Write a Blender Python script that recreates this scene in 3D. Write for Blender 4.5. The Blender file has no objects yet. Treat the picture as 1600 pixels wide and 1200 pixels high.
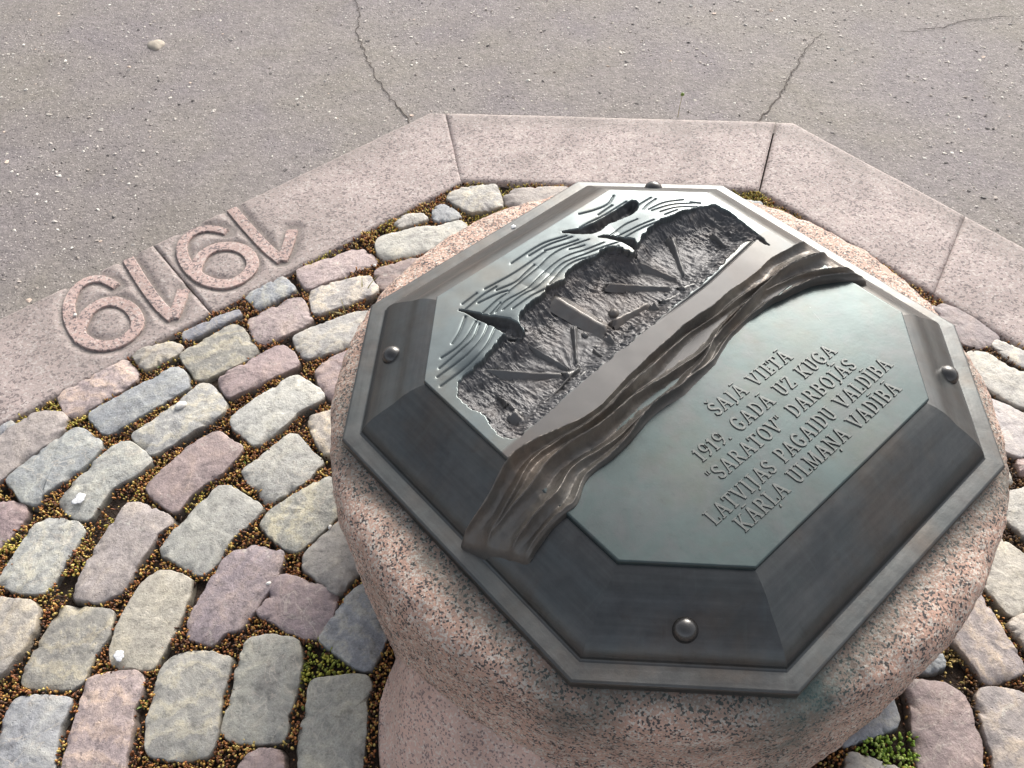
import bpy, bmesh, math
import numpy as np
from mathutils import Matrix
scene = bpy.context.scene
C = scene.collection
# ---------------------------------------------------------------- camera, sky, sun, exposure
CAM_POS = [-0.2335, -0.8815, 1.5]
CAM_ROT = [[0.9999, 0.0067, 0.0083], [-0.0, 0.7808, -0.6248], [-0.0107, 0.6248, 0.7807]]
cam = bpy.data.cameras.new('camera'); cam.sensor_width = 36.; cam.lens = 1350./1600.*36.; cam.clip_start = .02; cam.clip_end = 1000.
co = bpy.data.objects.new('camera', cam); C.objects.link(co)
m4 = Matrix.Identity(4)
for i in range(3):
    for j in range(3): m4[i][j] = CAM_ROT[i][j]
    m4[i][3] = CAM_POS[i]
co.matrix_world = m4; scene.camera = co
SUN_EL, SUN_AZ = math.radians(31.), math.radians(21.)     # azimuth measured to the right of +Y
world = bpy.data.worlds.new('World'); scene.world = world; world.use_nodes = True
wn = world.node_tree.nodes; bg = wn['Background']
sky = wn.new('ShaderNodeTexSky'); sky.sky_type = 'NISHITA'; sky.sun_disc = False; sky.sun_elevation = SUN_EL; sky.sun_rotation = SUN_AZ
sky.air_density = .7; sky.dust_density = 5.; sky.ozone_density = .6
hs = wn.new('ShaderNodeHueSaturation'); hs.inputs['Saturation'].default_value = .36          # milky, hazy sky
wm = wn.new('ShaderNodeMix'); wm.data_type = 'RGBA'; wm.blend_type = 'MULTIPLY'; wm.inputs[0].default_value = 1.; wm.inputs[7].default_value = (1.0, 1., 1.0, 1.)
world.node_tree.links.new(sky.outputs[0], hs.inputs['Color']); world.node_tree.links.new(hs.outputs[0], wm.inputs[6]); world.node_tree.links.new(wm.outputs[2], bg.inputs[0]); bg.inputs[1].default_value = .15
sun = bpy.data.lights.new('sun', 'SUN'); sun.energy = 1.05; sun.angle = math.radians(25.); sun.color = (1., .95, .88)
so = bpy.data.objects.new('sun', sun); C.objects.link(so)
sdir = np.array([math.sin(SUN_AZ)*math.cos(SUN_EL), math.cos(SUN_AZ)*math.cos(SUN_EL), math.sin(SUN_EL)])
so.rotation_euler = Matrix(((1, 0, 0), (0, 1, 0), (0, 0, 1))).to_euler()
from mathutils import Vector
so.rotation_euler = Vector(-sdir).to_track_quat('-Z', 'Y').to_euler(); so.location = (sdir*10).tolist()
scene.view_settings.view_transform = 'Standard'; scene.view_settings.look = 'None'; scene.view_settings.exposure = .87; scene.view_settings.gamma = 1.; scene.view_settings.use_curve_mapping = False

# ---------------------------------------------------------------- measured outlines, metres (plaque features in plaque units)
PLAQUE_ANGLE = 0.72945
PLAQUE_Z = 0.4082
U = 0.45455
STONES = [["pinkspeck",0,[[-1.2527,0.2877],[-1.2451,0.3038],[-1.1398,0.396],[-1.127,0.392],[-1.0976,0.3596],[-1.0954,0.3409],[-1.1301,0.301],[-1.198,0.2362],[-1.2193,0.2416]]],["bluegrey",0,[[-1.1667,0.2343],[-1.1653,0.2481],[-1.0597,0.3369],[-1.0115,0.3758],[-0.9908,0.3624],[-0.9702,0.3178],[-0.9776,0.307],[-1.038,0.2541],[-1.1072,0.1929],[-1.127,0.1948]]],["cream",0,[[-1.12,0.4093],[-1.0996,0.4325],[-1.0409,0.4477],[-1.0142,0.4356],[-1.0154,0.4161],[-1.0695,0.3744],[-1.0802,0.3707],[-1.1029,0.3899]]],["beigepink",0,[[-1.354,0.1681],[-1.3152,0.2046],[-1.2855,0.2387],[-1.2305,0.2417],[-1.2159,0.2312],[-1.2115,0.2005],[-1.222,0.1738],[-1.2767,0.1125],[-1.3018,0.0719],[-1.3171,0.0566]]],["bluegrey",0,[[-1.1921,0.2003],[-1.1733,0.2019],[-1.1139,0.1598],[-1.131,0.1178],[-1.1694,0.071],[-1.2013,0.0407],[-1.2074,0.0167],[-1.2394,0.0229],[-1.2596,0.0502],[-1.2865,0.0733],[-1.2441,0.1347]]],["lightgrey",0,[[-1.0794,0.1628],[-1.058,0.1643],[-0.9975,0.1201],[-1.0212,0.0886],[-1.0697,0.055],[-1.0858,0.0041],[-1.095,-0.0162],[-1.125,-0.0103],[-1.1584,0.0135],[-1.1646,0.0284],[-1.1439,0.0739],[-1.1089,0.1337]]],["lightgrey",0,[[-1.0594,0.1892],[-1.0243,0.2228],[-0.9697,0.2853],[-0.9462,0.3195],[-0.9266,0.3211],[-0.9062,0.3064],[-0.8752,0.2668],[-0.8778,0.2389],[-0.9345,0.195],[-0.9649,0.162],[-1.0036,0.133],[-1.0304,0.1526],[-1.0567,0.1792]]],["tan",0,[[-1.012,0.4083],[-0.9954,0.4315],[-0.9654,0.4569],[-0.9071,0.509],[-0.886,0.4944],[-0.8647,0.4619],[-0.8378,0.43],[-0.8435,0.4126],[-0.9072,0.3654],[-0.945,0.3396],[-0.9603,0.3435],[-0.9895,0.3813]]],["pink",0,[[-0.9038,0.3356],[-0.8846,0.354],[-0.794,0.4335],[-0.7768,0.4373],[-0.7493,0.4136],[-0.7372,0.3828],[-0.7537,0.3678],[-0.8255,0.3166],[-0.8675,0.2845],[-0.8768,0.2882],[-0.8971,0.3172]]],["white",0,[[-0.8582,0.225],[-0.8266,0.2629],[-0.7489,0.338],[-0.7264,0.3415],[-0.6652,0.2936],[-0.6656,0.2757],[-0.7171,0.2446],[-0.7272,0.2205],[-0.7848,0.1574],[-0.7956,0.1574],[-0.8225,0.1841],[-0.8485,0.2044]]],["white",0,[[-0.7574,0.4649],[-0.7419,0.4808],[-0.6312,0.5373],[-0.5708,0.5451],[-0.564,0.4751],[-0.6268,0.4359],[-0.7122,0.4017],[-0.7275,0.4057],[-0.7507,0.441]]],["pink",0,[[-0.6916,0.3598],[-0.6696,0.3898],[-0.6343,0.4126],[-0.5757,0.4433],[-0.5633,0.3217],[-0.6374,0.2755],[-0.6619,0.29],[-0.6778,0.3226]]],["cream",0,[[-0.6884,0.2202],[-0.6821,0.2339],[-0.6396,0.2492],[-0.5855,0.2645],[-0.5741,0.1624],[-0.63,0.1335],[-0.6443,0.1401],[-0.6683,0.1763]]],["lightgrey",0,[[-0.8048,0.0934],[-0.7692,0.1313],[-0.7245,0.1867],[-0.7075,0.1832],[-0.6812,0.1533],[-0.6435,0.1144],[-0.6577,0.1018],[-0.6673,0.0769],[-0.7202,0.0315],[-0.7437,0.0183],[-0.7608,0.0408],[-0.7953,0.0716]]],["pink",0,[[-0.9978,0.0606],[-0.9632,0.1008],[-0.9253,0.1551],[-0.8883,0.1846],[-0.8698,0.1878],[-0.8492,0.1677],[-0.8161,0.1511],[-0.8251,0.1285],[-0.8467,0.0906],[-0.8822,0.0599],[-0.9065,0.0297],[-0.9168,-0.0028],[-0.933,0.0003],[-0.9817,0.0392]]],["beigepink",0,[[-1.0212,0.0126],[-1.0009,0.014],[-0.9783,0.0064],[-0.9228,-0.0202],[-0.925,-0.0317],[-0.9471,-0.0543],[-0.958,-0.0986],[-0.9694,-0.1202],[-0.9792,-0.1728],[-1.0189,-0.1931],[-1.0692,-0.1852],[-1.067,-0.1541],[-1.0515,-0.0761],[-1.0379,-0.0367]]],["lightgrey",0,[[-0.8494,0.0535],[-0.8287,0.0549],[-0.7935,0.035],[-0.7493,0.0065],[-0.7581,-0.0154],[-0.7999,-0.0608],[-0.8144,-0.1103],[-0.8331,-0.1369],[-0.8502,-0.1368],[-0.8871,-0.1153],[-0.9303,-0.0906],[-0.918,-0.0601],[-0.8872,-0.0088],[-0.8662,0.0235]]],["greenish",0,[[-0.7453,-0.0299],[-0.7301,-0.001],[-0.628,0.0782],[-0.6037,0.0734],[-0.574,0.067],[-0.5685,0.0186],[-0.5869,0.001],[-0.6364,-0.0645],[-0.6648,-0.0907],[-0.6854,-0.0864],[-0.7026,-0.0725],[-0.7351,-0.0442]]],["tan",0,[[-0.649,-0.1139],[-0.6444,-0.0949],[-0.5866,-0.0222],[-0.5683,-0.0049],[-0.5303,-0.0983],[-0.5413,-0.1332],[-0.5743,-0.1799],[-0.5897,-0.1722],[-0.6307,-0.138],[-0.6445,-0.1273]]],["purple",0,[[-0.7188,-0.2146],[-0.7064,-0.2047],[-0.6929,-0.1587],[-0.6854,-0.1456],[-0.6429,-0.1537],[-0.5969,-0.1721],[-0.5734,-0.1876],[-0.5787,-0.2203],[-0.5797,-0.2301],[-0.6011,-0.2617],[-0.6193,-0.264],[-0.656,-0.2518],[-0.6977,-0.2271]]],["bluegrey",0,[[-0.5955,-0.2689],[-0.5808,-0.2399],[-0.5626,-0.1978],[-0.5375,-0.1673],[-0.5142,-0.1596],[-0.4781,-0.2392],[-0.4776,-0.2694],[-0.4978,-0.3207],[-0.5089,-0.3229],[-0.5351,-0.3114],[-0.58,-0.2808]]],["purplepink",0,[[-0.7605,-0.0833],[-0.7515,-0.0778],[-0.7251,-0.0862],[-0.6919,-0.0919],[-0.6912,-0.1109],[-0.6986,-0.1534],[-0.7197,-0.197],[-0.733,-0.227],[-0.7456,-0.2465],[-0.7726,-0.2512],[-0.7861,-0.2752],[-0.808,-0.2703],[-0.8375,-0.263],[-0.839,-0.2265],[-0.8243,-0.1761],[-0.8098,-0.1317],[-0.7931,-0.0941]]],["cream",0,[[-0.9186,-0.1365],[-0.8994,-0.1353],[-0.8569,-0.15],[-0.8526,-0.1682],[-0.8603,-0.2264],[-0.8756,-0.2866],[-0.8856,-0.3192],[-0.9158,-0.3167],[-0.9604,-0.312],[-0.9699,-0.2792],[-0.9677,-0.2382],[-0.9556,-0.1883],[-0.9361,-0.1443]]],["tan",0,[[-1.0807,-0.2016],[-1.0318,-0.2056],[-0.9867,-0.2134],[-0.9854,-0.2258],[-0.9841,-0.2624],[-0.9989,-0.2979],[-1.0036,-0.3414],[-1.0218,-0.3548],[-1.1073,-0.3478],[-1.114,-0.3228],[-1.1044,-0.2714],[-1.0912,-0.2203]]],["tan",1,[[-1.2378,-0.1913],[-1.2024,-0.1902],[-1.1402,-0.1968],[-1.1231,-0.212],[-1.119,-0.2441],[-1.1256,-0.2848],[-1.1417,-0.3288],[-1.1804,-0.34]]],["lightgrey",0,[[-1.1805,-0.0128],[-1.1401,-0.0189],[-1.1127,-0.0248],[-1.0933,-0.0421],[-1.1031,-0.0869],[-1.1183,-0.146],[-1.128,-0.1746],[-1.1797,-0.1718],[-1.2214,-0.1507],[-1.214,-0.1108],[-1.2049,-0.0669],[-1.1982,-0.0358]]],["pink",0,[[-1.3193,0.0145],[-1.282,0.0187],[-1.2487,0.02],[-1.23,0.011],[-1.2222,-0.0038],[-1.2328,-0.0384],[-1.2417,-0.0694],[-1.2752,-0.0996]]],["bluegrey",0,[[-1.1126,-0.3766],[-1.0976,-0.369],[-1.0525,-0.3702],[-1.0161,-0.3726],[-1.0141,-0.3857],[-1.0212,-0.4178],[-1.0166,-0.445],[-1.0055,-0.4975],[-1.1033,-0.5012],[-1.1178,-0.4343],[-1.1174,-0.394]]],["pinkspeck",0,[[-0.9956,-0.3527],[-0.9915,-0.337],[-0.9492,-0.3269],[-0.9132,-0.3259],[-0.8989,-0.3373],[-0.8965,-0.3708],[-0.9033,-0.3947],[-0.8946,-0.4182],[-0.8957,-0.4454],[-0.8858,-0.5106],[-0.9844,-0.5103],[-0.9928,-0.4451],[-0.9943,-0.42],[-0.9906,-0.3901]]],["greenish",0,[[-0.8674,-0.3192],[-0.8583,-0.3008],[-0.8264,-0.2904],[-0.794,-0.2917],[-0.7508,-0.3012],[-0.7501,-0.3266],[-0.7541,-0.3822],[-0.747,-0.4458],[-0.7533,-0.4662],[-0.7903,-0.4722],[-0.8206,-0.4701],[-0.8563,-0.4639],[-0.8695,-0.4141],[-0.8716,-0.3643]]],["greenish",0,[[-0.7306,-0.2873],[-0.7204,-0.2683],[-0.6937,-0.2625],[-0.6371,-0.2687],[-0.6265,-0.2924],[-0.624,-0.3384],[-0.6297,-0.387],[-0.6382,-0.4021],[-0.6307,-0.4212],[-0.6319,-0.44],[-0.6778,-0.4481],[-0.6962,-0.4419],[-0.7128,-0.4449],[-0.7376,-0.4292],[-0.7398,-0.4187],[-0.7342,-0.3714],[-0.7347,-0.3243]]],["greenish",0,[[-0.6002,-0.3475],[-0.5877,-0.3408],[-0.5234,-0.3343],[-0.5053,-0.3355],[-0.4946,-0.3523],[-0.5058,-0.3722],[-0.4986,-0.4195],[-0.4971,-0.5116],[-0.593,-0.5114],[-0.6086,-0.438],[-0.601,-0.3871]]],["pink",0,[[-0.7058,-0.5111],[-0.6911,-0.4685],[-0.6674,-0.4584],[-0.635,-0.4605],[-0.6202,-0.5113]]],["bluegrey",0,[[-1.0217,0.4795],[-1.0034,0.4915],[-0.9559,0.5239],[-0.9058,0.5485],[-0.8964,0.5316],[-0.9371,0.5072],[-0.9815,0.4751],[-1.0109,0.4593]]],["bluegrey",0,[[-0.8964,0.5954],[-0.8201,0.6608],[-0.8059,0.6517],[-0.7826,0.6248],[-0.7837,0.6116],[-0.8577,0.5543],[-0.869,0.565]]],["pinkspeck",0,[[-0.8786,0.519],[-0.8604,0.5354],[-0.7833,0.5899],[-0.7581,0.5875],[-0.7359,0.5426],[-0.7231,0.5174],[-0.7606,0.4851],[-0.8288,0.4457],[-0.8452,0.4538]]],["pinkspeck",0,[[-0.7847,0.6785],[-0.7683,0.6967],[-0.6355,0.7727],[-0.5922,0.7318],[-0.5936,0.7132],[-0.6628,0.6727],[-0.7442,0.62],[-0.7581,0.6289]]],["white",0,[[-0.7423,0.6068],[-0.7323,0.6242],[-0.6044,0.663],[-0.5787,0.627],[-0.5797,0.6051],[-0.6413,0.5712],[-0.7077,0.5381],[-0.7237,0.5424]]],["white",0,[[-0.6001,0.7795],[-0.5893,0.8036],[-0.4862,0.8419],[-0.4428,0.8413],[-0.387,0.8658],[-0.3662,0.8454],[-0.3943,0.7964],[-0.4827,0.74],[-0.5622,0.7221],[-0.5829,0.7364]]],["pink",0,[[-0.5908,0.6855],[-0.5069,0.7168],[-0.4814,0.7212],[-0.5068,0.6307],[-0.5685,0.6181],[-0.58,0.6403]]],["white",0,[[-0.5572,0.8527],[-0.5297,0.8879],[-0.4861,0.8925],[-0.4713,0.8719],[-0.5073,0.8571],[-0.5396,0.8425]]],["bluegrey",0,[[-0.4571,0.9179],[-0.4375,0.9334],[-0.3988,0.9068],[-0.3842,0.881],[-0.4373,0.8638],[-0.4581,0.8768]]],["white",0,[[-0.425,0.9596],[-0.3987,0.9915],[-0.3192,1.0067],[-0.2913,1.0064],[-0.2733,0.926],[-0.3173,0.9058],[-0.3613,0.9012],[-0.3998,0.9329]]],["beigepink",0,[[-0.2701,0.9523],[-0.2495,0.9841],[-0.1662,0.9938],[-0.0934,0.9928],[-0.0961,0.929],[-0.2155,0.9149],[-0.2597,0.9258]]],["bluegrey",0,[[-1.3613,0.1949],[-1.3353,0.2218],[-1.3232,0.2115],[-1.3425,0.1813]]],["purple",0,[[0.747,0.5443],[0.7736,0.5567],[0.7999,0.5438],[0.8283,0.5289],[0.8479,0.5019],[0.875,0.4513],[0.8586,0.4338],[0.8243,0.4146],[0.7843,0.4306],[0.7655,0.4824]]],["white",0,[[0.8501,0.4221],[0.8629,0.4337],[0.8775,0.4336],[0.9142,0.4022],[0.9294,0.3887],[0.9146,0.3494],[0.8918,0.3607],[0.8647,0.3893]]],["white",0,[[0.7636,0.3845],[0.7973,0.4033],[0.8277,0.3992],[0.8494,0.3743],[0.8603,0.3648],[0.8806,0.3497],[0.9036,0.3274],[0.8704,0.2388],[0.8441,0.2494],[0.8127,0.2777],[0.7871,0.3174],[0.7658,0.347]]],["white",0,[[0.7746,0.2887],[0.7959,0.2655],[0.8179,0.2531],[0.8628,0.2183],[0.8283,0.1262],[0.7959,0.1169],[0.7726,0.133],[0.769,0.1721],[0.766,0.2225]]],["pink",0,[[0.7913,0.1043],[0.8248,0.1167],[0.8255,0.0837],[0.7929,0.0731]]],["white",0,[[0.7189,0.0282],[0.7549,0.0324],[0.7806,0.0398],[0.7985,0.0396],[0.7544,-0.0781],[0.7423,-0.0642],[0.7268,-0.0388],[0.7084,-0.0129]]],["cream",0,[[0.6736,-0.0666],[0.6911,-0.0694],[0.7108,-0.0834],[0.7262,-0.1079],[0.7372,-0.1241],[0.7035,-0.2139],[0.6845,-0.2212],[0.6633,-0.2285],[0.652,-0.2211],[0.64,-0.1885],[0.6272,-0.1603],[0.6217,-0.1301]]],["beigepink",0,[[0.6016,-0.173],[0.6085,-0.1807],[0.6146,-0.201],[0.624,-0.2381],[0.6334,-0.2766],[0.6456,-0.3207],[0.6411,-0.3298],[0.6112,-0.342],[0.5735,-0.3519],[0.5655,-0.3396],[0.5527,-0.3043],[0.5277,-0.2654],[0.5245,-0.2498],[0.5553,-0.207]]],["cream",0,[[0.6493,-0.248],[0.6638,-0.2334],[0.6841,-0.2286],[0.6979,-0.2287],[0.6738,-0.2932],[0.6651,-0.2861],[0.657,-0.2648]]],["pink",0,[[0.4318,-0.3536],[0.4414,-0.347],[0.4698,-0.3482],[0.5023,-0.3539],[0.5237,-0.3694],[0.5326,-0.3857],[0.525,-0.425],[0.5304,-0.4436],[0.5107,-0.5143],[0.412,-0.514],[0.4201,-0.4616],[0.4283,-0.4152],[0.4341,-0.3799]]],["beigepink",0,[[0.5478,-0.376],[0.5595,-0.364],[0.6008,-0.362],[0.6289,-0.3719],[0.6426,-0.3763],[0.5908,-0.5145],[0.5374,-0.5143],[0.5432,-0.468],[0.5421,-0.4344]]],["bluegrey",0,[[0.4561,-0.3268],[0.4795,-0.2853],[0.5063,-0.2866],[0.5097,-0.3121],[0.5084,-0.3202],[0.48,-0.3291]]],["bluegrey",0,[[0.3974,-0.3744],[0.4025,-0.3798],[0.4018,-0.4098],[0.3962,-0.4224],[0.3148,-0.4481],[0.3025,-0.4552],[0.2974,-0.4408],[0.345,-0.3915]]],["white",0,[[0.3057,-0.4684],[0.3183,-0.4684],[0.3511,-0.4795],[0.3864,-0.4954],[0.3915,-0.5139],[0.2905,-0.5137]]]]
OCT_C = [-0.0523,0.0223]
OCT_RI = 0.987
OCT_ANG = 1.5089
JOINTS = {"jl":[[-0.9734,0.5481],[-1.1816,0.796]],"j1":[[-0.395,1.0297],[-0.4473,1.3512]],"j2":[[0.4184,0.9779],[0.5227,1.2911]],"j3":[[0.7783,0.5973],[0.9549,0.8907]]}
OUTER = [[-0.495,1.352],[0.5842,1.2902],[-0.924,1.0203],[1.0541,0.782]]
NUMERALS = [[[[-1.2257,0.6384],[-1.2555,0.6588],[-1.2831,0.6659],[-1.3059,0.6571],[-1.3212,0.6349],[-1.3265,0.602],[-1.3196,0.5611],[-1.2992,0.5169],[-1.2673,0.4738],[-1.2321,0.4475],[-1.1908,0.4392],[-1.1564,0.4547],[-1.1367,0.4867],[-1.1375,0.5174],[-1.1601,0.5553],[-1.1915,0.579],[-1.2253,0.588],[-1.2527,0.5754],[-1.2697,0.5501],[-1.2723,0.5187],[-1.272,0.4839],[-1.2559,0.4616]]],[[[-1.2224,0.7343],[-1.1586,0.6421],[-1.0978,0.5653],[-1.058,0.5291]],[[-1.058,0.5291],[-1.0549,0.5734],[-1.056,0.6233]]],[[[-0.9944,0.8343],[-1.0219,0.8459],[-1.0494,0.8487],[-1.0757,0.8391],[-1.0922,0.817],[-1.0991,0.7902],[-1.0927,0.7565],[-1.0712,0.7139],[-1.04,0.6768],[-1.0019,0.6493],[-0.9583,0.6377],[-0.9234,0.653],[-0.9024,0.6844],[-0.9009,0.719],[-0.9206,0.7545],[-0.9511,0.7764],[-0.9851,0.7816],[-1.016,0.7723],[-1.037,0.7487],[-1.0425,0.7159],[-1.0432,0.6837],[-1.0246,0.6653]]],[[[-0.9977,0.9248],[-0.9336,0.8398],[-0.8695,0.761],[-0.8308,0.7252]],[[-0.8308,0.7252],[-0.8231,0.7773],[-0.823,0.8385]]]]
CRACKS = [[[-0.8033,2.0812],[-0.7676,1.9405],[-0.7666,1.8164],[-0.7243,1.6979],[-0.6881,1.5854],[-0.6419,1.4784],[-0.5783,1.3696],[-0.5491,1.3109]],[[0.4731,1.2982],[0.5104,1.3588],[0.5773,1.458],[0.6106,1.5271],[0.6484,1.6057],[0.7012,1.7023],[0.7673,1.7871]],[[1.0292,1.79],[1.1379,1.804],[1.2603,1.8585],[1.4163,1.8802]]]
MOSS_ZONES = [[-1.2266,0.2469,0.07,"y"],[-1.2903,0.2283,0.06,"y"],[-1.0222,-0.0735,0.06,"y"],[-1.0311,-0.1279,0.05,"y"],[-1.0042,-0.0022,0.04,"y"],[-0.8989,0.0417,0.05,"y"],[-1.0767,0.4244,0.05,"y"],[-0.5892,0.9092,0.09,"y"],[-0.7356,0.7382,0.07,"y"],[-0.2844,1.0117,0.1,"y"],[-0.1825,0.8657,0.06,"y"],[-0.5833,-0.3158,0.05,"g"],[-0.5507,-0.3044,0.03,"g"],[-0.6099,-0.3271,0.025,"g"],[0.3556,-0.4543,0.035,"G"],[0.3779,-0.4696,0.045,"G"],[0.407,-0.4596,0.04,"G"],[0.3983,-0.4339,0.02,"G"],[0.3858,0.9623,0.1,"y"],[0.5104,-0.3315,0.035,"t"],[0.5324,-0.2972,0.03,"t"],[-0.3171,0.8929,0.08,"y"],[-1.084,-0.1541,0.03,"y"],[-1.2356,-0.0723,0.04,"y"],[-1.106,-0.2667,0.03,"b"],[0.8239,0.3098,0.2,"b"],[0.7868,0.0918,0.12,"b"],[0.6815,-0.0969,0.1,"b"],[0.5583,-0.3869,0.08,"b"],[0.7302,-0.0971,0.1,"b"]]
SPOTS = {"pebble":[[-0.9718,0.2588]],"dropping":[[-1.1215,0.0236],[-0.9477,-0.3004]],"chip":[[-0.7072,-0.1599],[-0.607,-0.0407],[-0.592,0.697],[-0.9391,0.6917],[-1.2929,0.5356]],"sprout":[[0.2404,1.321]],"seedling":[[-1.0495,0.3875],[-0.8137,0.1252],[-0.6823,-0.0974],[-0.8875,-0.3796],[-0.9486,0.5765],[-0.9675,-0.3188]],"grass":[[-0.6131,0.5968],[-0.647,0.5417]],"bigpebble":[[-1.417,1.7571]],"basepts":[[-0.4694,-0.322],[-0.4804,-0.3832],[-0.4725,-0.4861],[0.2422,-0.4891],[0.3171,-0.4388]],"crease":[[-0.4554,-0.3013],[-0.4137,-0.3769],[-0.3653,-0.4408],[-0.3241,-0.4875]]}
WAVE_LINES = [[[-0.1145,0.6639],[-0.0208,0.6676],[0.0414,0.6636],[0.1112,0.6386]],[[-0.0415,0.6487],[0.0387,0.6467],[0.1205,0.6203]],[[-0.2721,0.6268],[-0.1689,0.6174],[-0.0771,0.6204],[-0.0091,0.6238]],[[-0.2533,0.5921],[-0.1872,0.5759],[-0.1321,0.5883],[-0.0822,0.5974]],[[-0.0549,0.5817],[0.0025,0.5943],[0.0667,0.5923],[0.1519,0.5624]],[[0.0229,0.6229],[0.1198,0.5918]],[[0.0806,0.5653],[0.1223,0.5462]],[[-0.3351,0.5126],[-0.282,0.5318],[-0.2093,0.5171],[-0.156,0.5208],[-0.0722,0.5426],[-0.0002,0.5501],[0.0587,0.5429],[0.1251,0.5151],[0.1805,0.5026]],[[-0.3035,0.5006],[-0.2179,0.5076],[-0.1555,0.4941],[-0.0926,0.5073],[-0.0155,0.5273],[0.0347,0.5182],[0.1079,0.4979],[0.2099,0.4709]],[[-0.2768,0.4762],[-0.1952,0.4782],[-0.1473,0.4692]],[[-0.1003,0.4788],[-0.0191,0.5032],[0.0439,0.5005],[0.1073,0.4704],[0.1982,0.453]],[[-0.3901,0.6261],[-0.3347,0.6316]],[[-0.3941,0.6001],[-0.3219,0.6112],[-0.2627,0.6095]],[[-0.3405,0.5895],[-0.2661,0.5776],[-0.2414,0.5638]],[[-0.361,0.5446],[-0.2905,0.5567],[-0.25,0.5542]],[[-0.3525,0.5201],[-0.3058,0.5322]],[[-0.2478,0.5566],[-0.1657,0.5651],[-0.0712,0.5781]],[[-0.4381,0.565],[-0.4937,0.5259],[-0.5381,0.5066]],[[-0.4273,0.5222],[-0.4893,0.4899],[-0.545,0.4776],[-0.6023,0.4795]],[[-0.4253,0.504],[-0.4806,0.4661],[-0.5427,0.4599],[-0.6036,0.4539],[-0.6403,0.4494]],[[-0.4022,0.483],[-0.4579,0.4454],[-0.5312,0.4263],[-0.5817,0.4264],[-0.6315,0.4264],[-0.6693,0.4236]],[[-0.4054,0.4455],[-0.4677,0.4072],[-0.5335,0.3901],[-0.6003,0.3905],[-0.6772,0.3868]],[[0.4196,0.6754],[0.3706,0.6542],[0.305,0.6687],[0.2548,0.6889]],[[0.3706,0.6411],[0.3099,0.6384]],[[0.4297,0.6196],[0.3798,0.6196],[0.3089,0.6201],[0.2412,0.6313],[0.199,0.6324]],[[0.4098,0.5791],[0.3375,0.5874],[0.2784,0.6074],[0.206,0.6134]],[[0.5197,0.5702],[0.4749,0.5716],[0.455,0.5702]],[[0.5264,0.5508],[0.4781,0.549],[0.4512,0.5411]],[[0.5985,0.4807],[0.5351,0.5164],[0.4719,0.5222]],[[0.6169,0.4387],[0.5519,0.4813],[0.4763,0.5052]],[[0.607,0.4138],[0.5559,0.4516],[0.4886,0.4746]],[[0.3764,0.5137],[0.3277,0.5269],[0.2598,0.5209]],[[0.4115,0.4627],[0.3628,0.476],[0.268,0.4951]],[[0.4023,0.446],[0.3461,0.4604],[0.2838,0.4684]],[[0.6415,0.4188],[0.622,0.4432]],[[0.5252,0.441],[0.4801,0.4504]]]
FISSURES = [[[-0.4319,0.6219],[-0.4021,0.5905],[-0.3513,0.494],[-0.3179,0.4306],[-0.3405,0.3464],[-0.3956,0.3966],[-0.3944,0.4718],[-0.4082,0.5171],[-0.4157,0.5778]],[[0.1896,0.5522],[0.2382,0.5321],[0.2709,0.4728],[0.2909,0.4255],[0.2296,0.3585],[0.2437,0.4304],[0.225,0.4955]],[[0.1126,0.6717],[0.174,0.6402],[0.2357,0.6188],[0.2976,0.6177],[0.3578,0.6139],[0.4225,0.6171],[0.4768,0.6095],[0.4613,0.571],[0.4156,0.5454],[0.3643,0.5514],[0.3216,0.5652],[0.2802,0.573],[0.2271,0.562],[0.1906,0.5806],[0.1572,0.6161]]]
DUG = [[0.6786,0.3769],[0.6383,0.3981],[0.5726,0.4168],[0.4808,0.4345],[0.396,0.4469],[0.3015,0.4255],[0.2292,0.3775],[0.2196,0.424],[0.2068,0.4546],[0.1604,0.4828],[0.1073,0.4704],[0.0344,0.4908],[-0.0308,0.4777],[-0.0764,0.457],[-0.1195,0.4787],[-0.1682,0.4536],[-0.208,0.4643],[-0.2685,0.4518],[-0.3031,0.4336],[-0.3397,0.3537],[-0.3878,0.4054],[-0.4234,0.3982],[-0.5007,0.3755],[-0.5485,0.3659],[-0.5947,0.3706],[-0.6476,0.3598],[-0.6753,0.313],[-0.6798,0.2817],[-0.6643,0.1981],[-0.6761,0.1409],[-0.6777,0.1024],[-0.6564,0.06],[-0.5638,0.066],[-0.4267,0.0799],[-0.2627,0.0908],[-0.1904,0.093],[0.0663,0.1091],[0.3403,0.1162],[0.6416,0.1676],[0.6463,0.0572],[0.6651,0.1314],[0.6782,0.2183],[0.6917,0.3076]]
QUAY_LINE = [[0.6451,0.14],[0.3268,0.1063],[-0.1904,0.093],[-0.5514,0.0615]]
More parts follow.
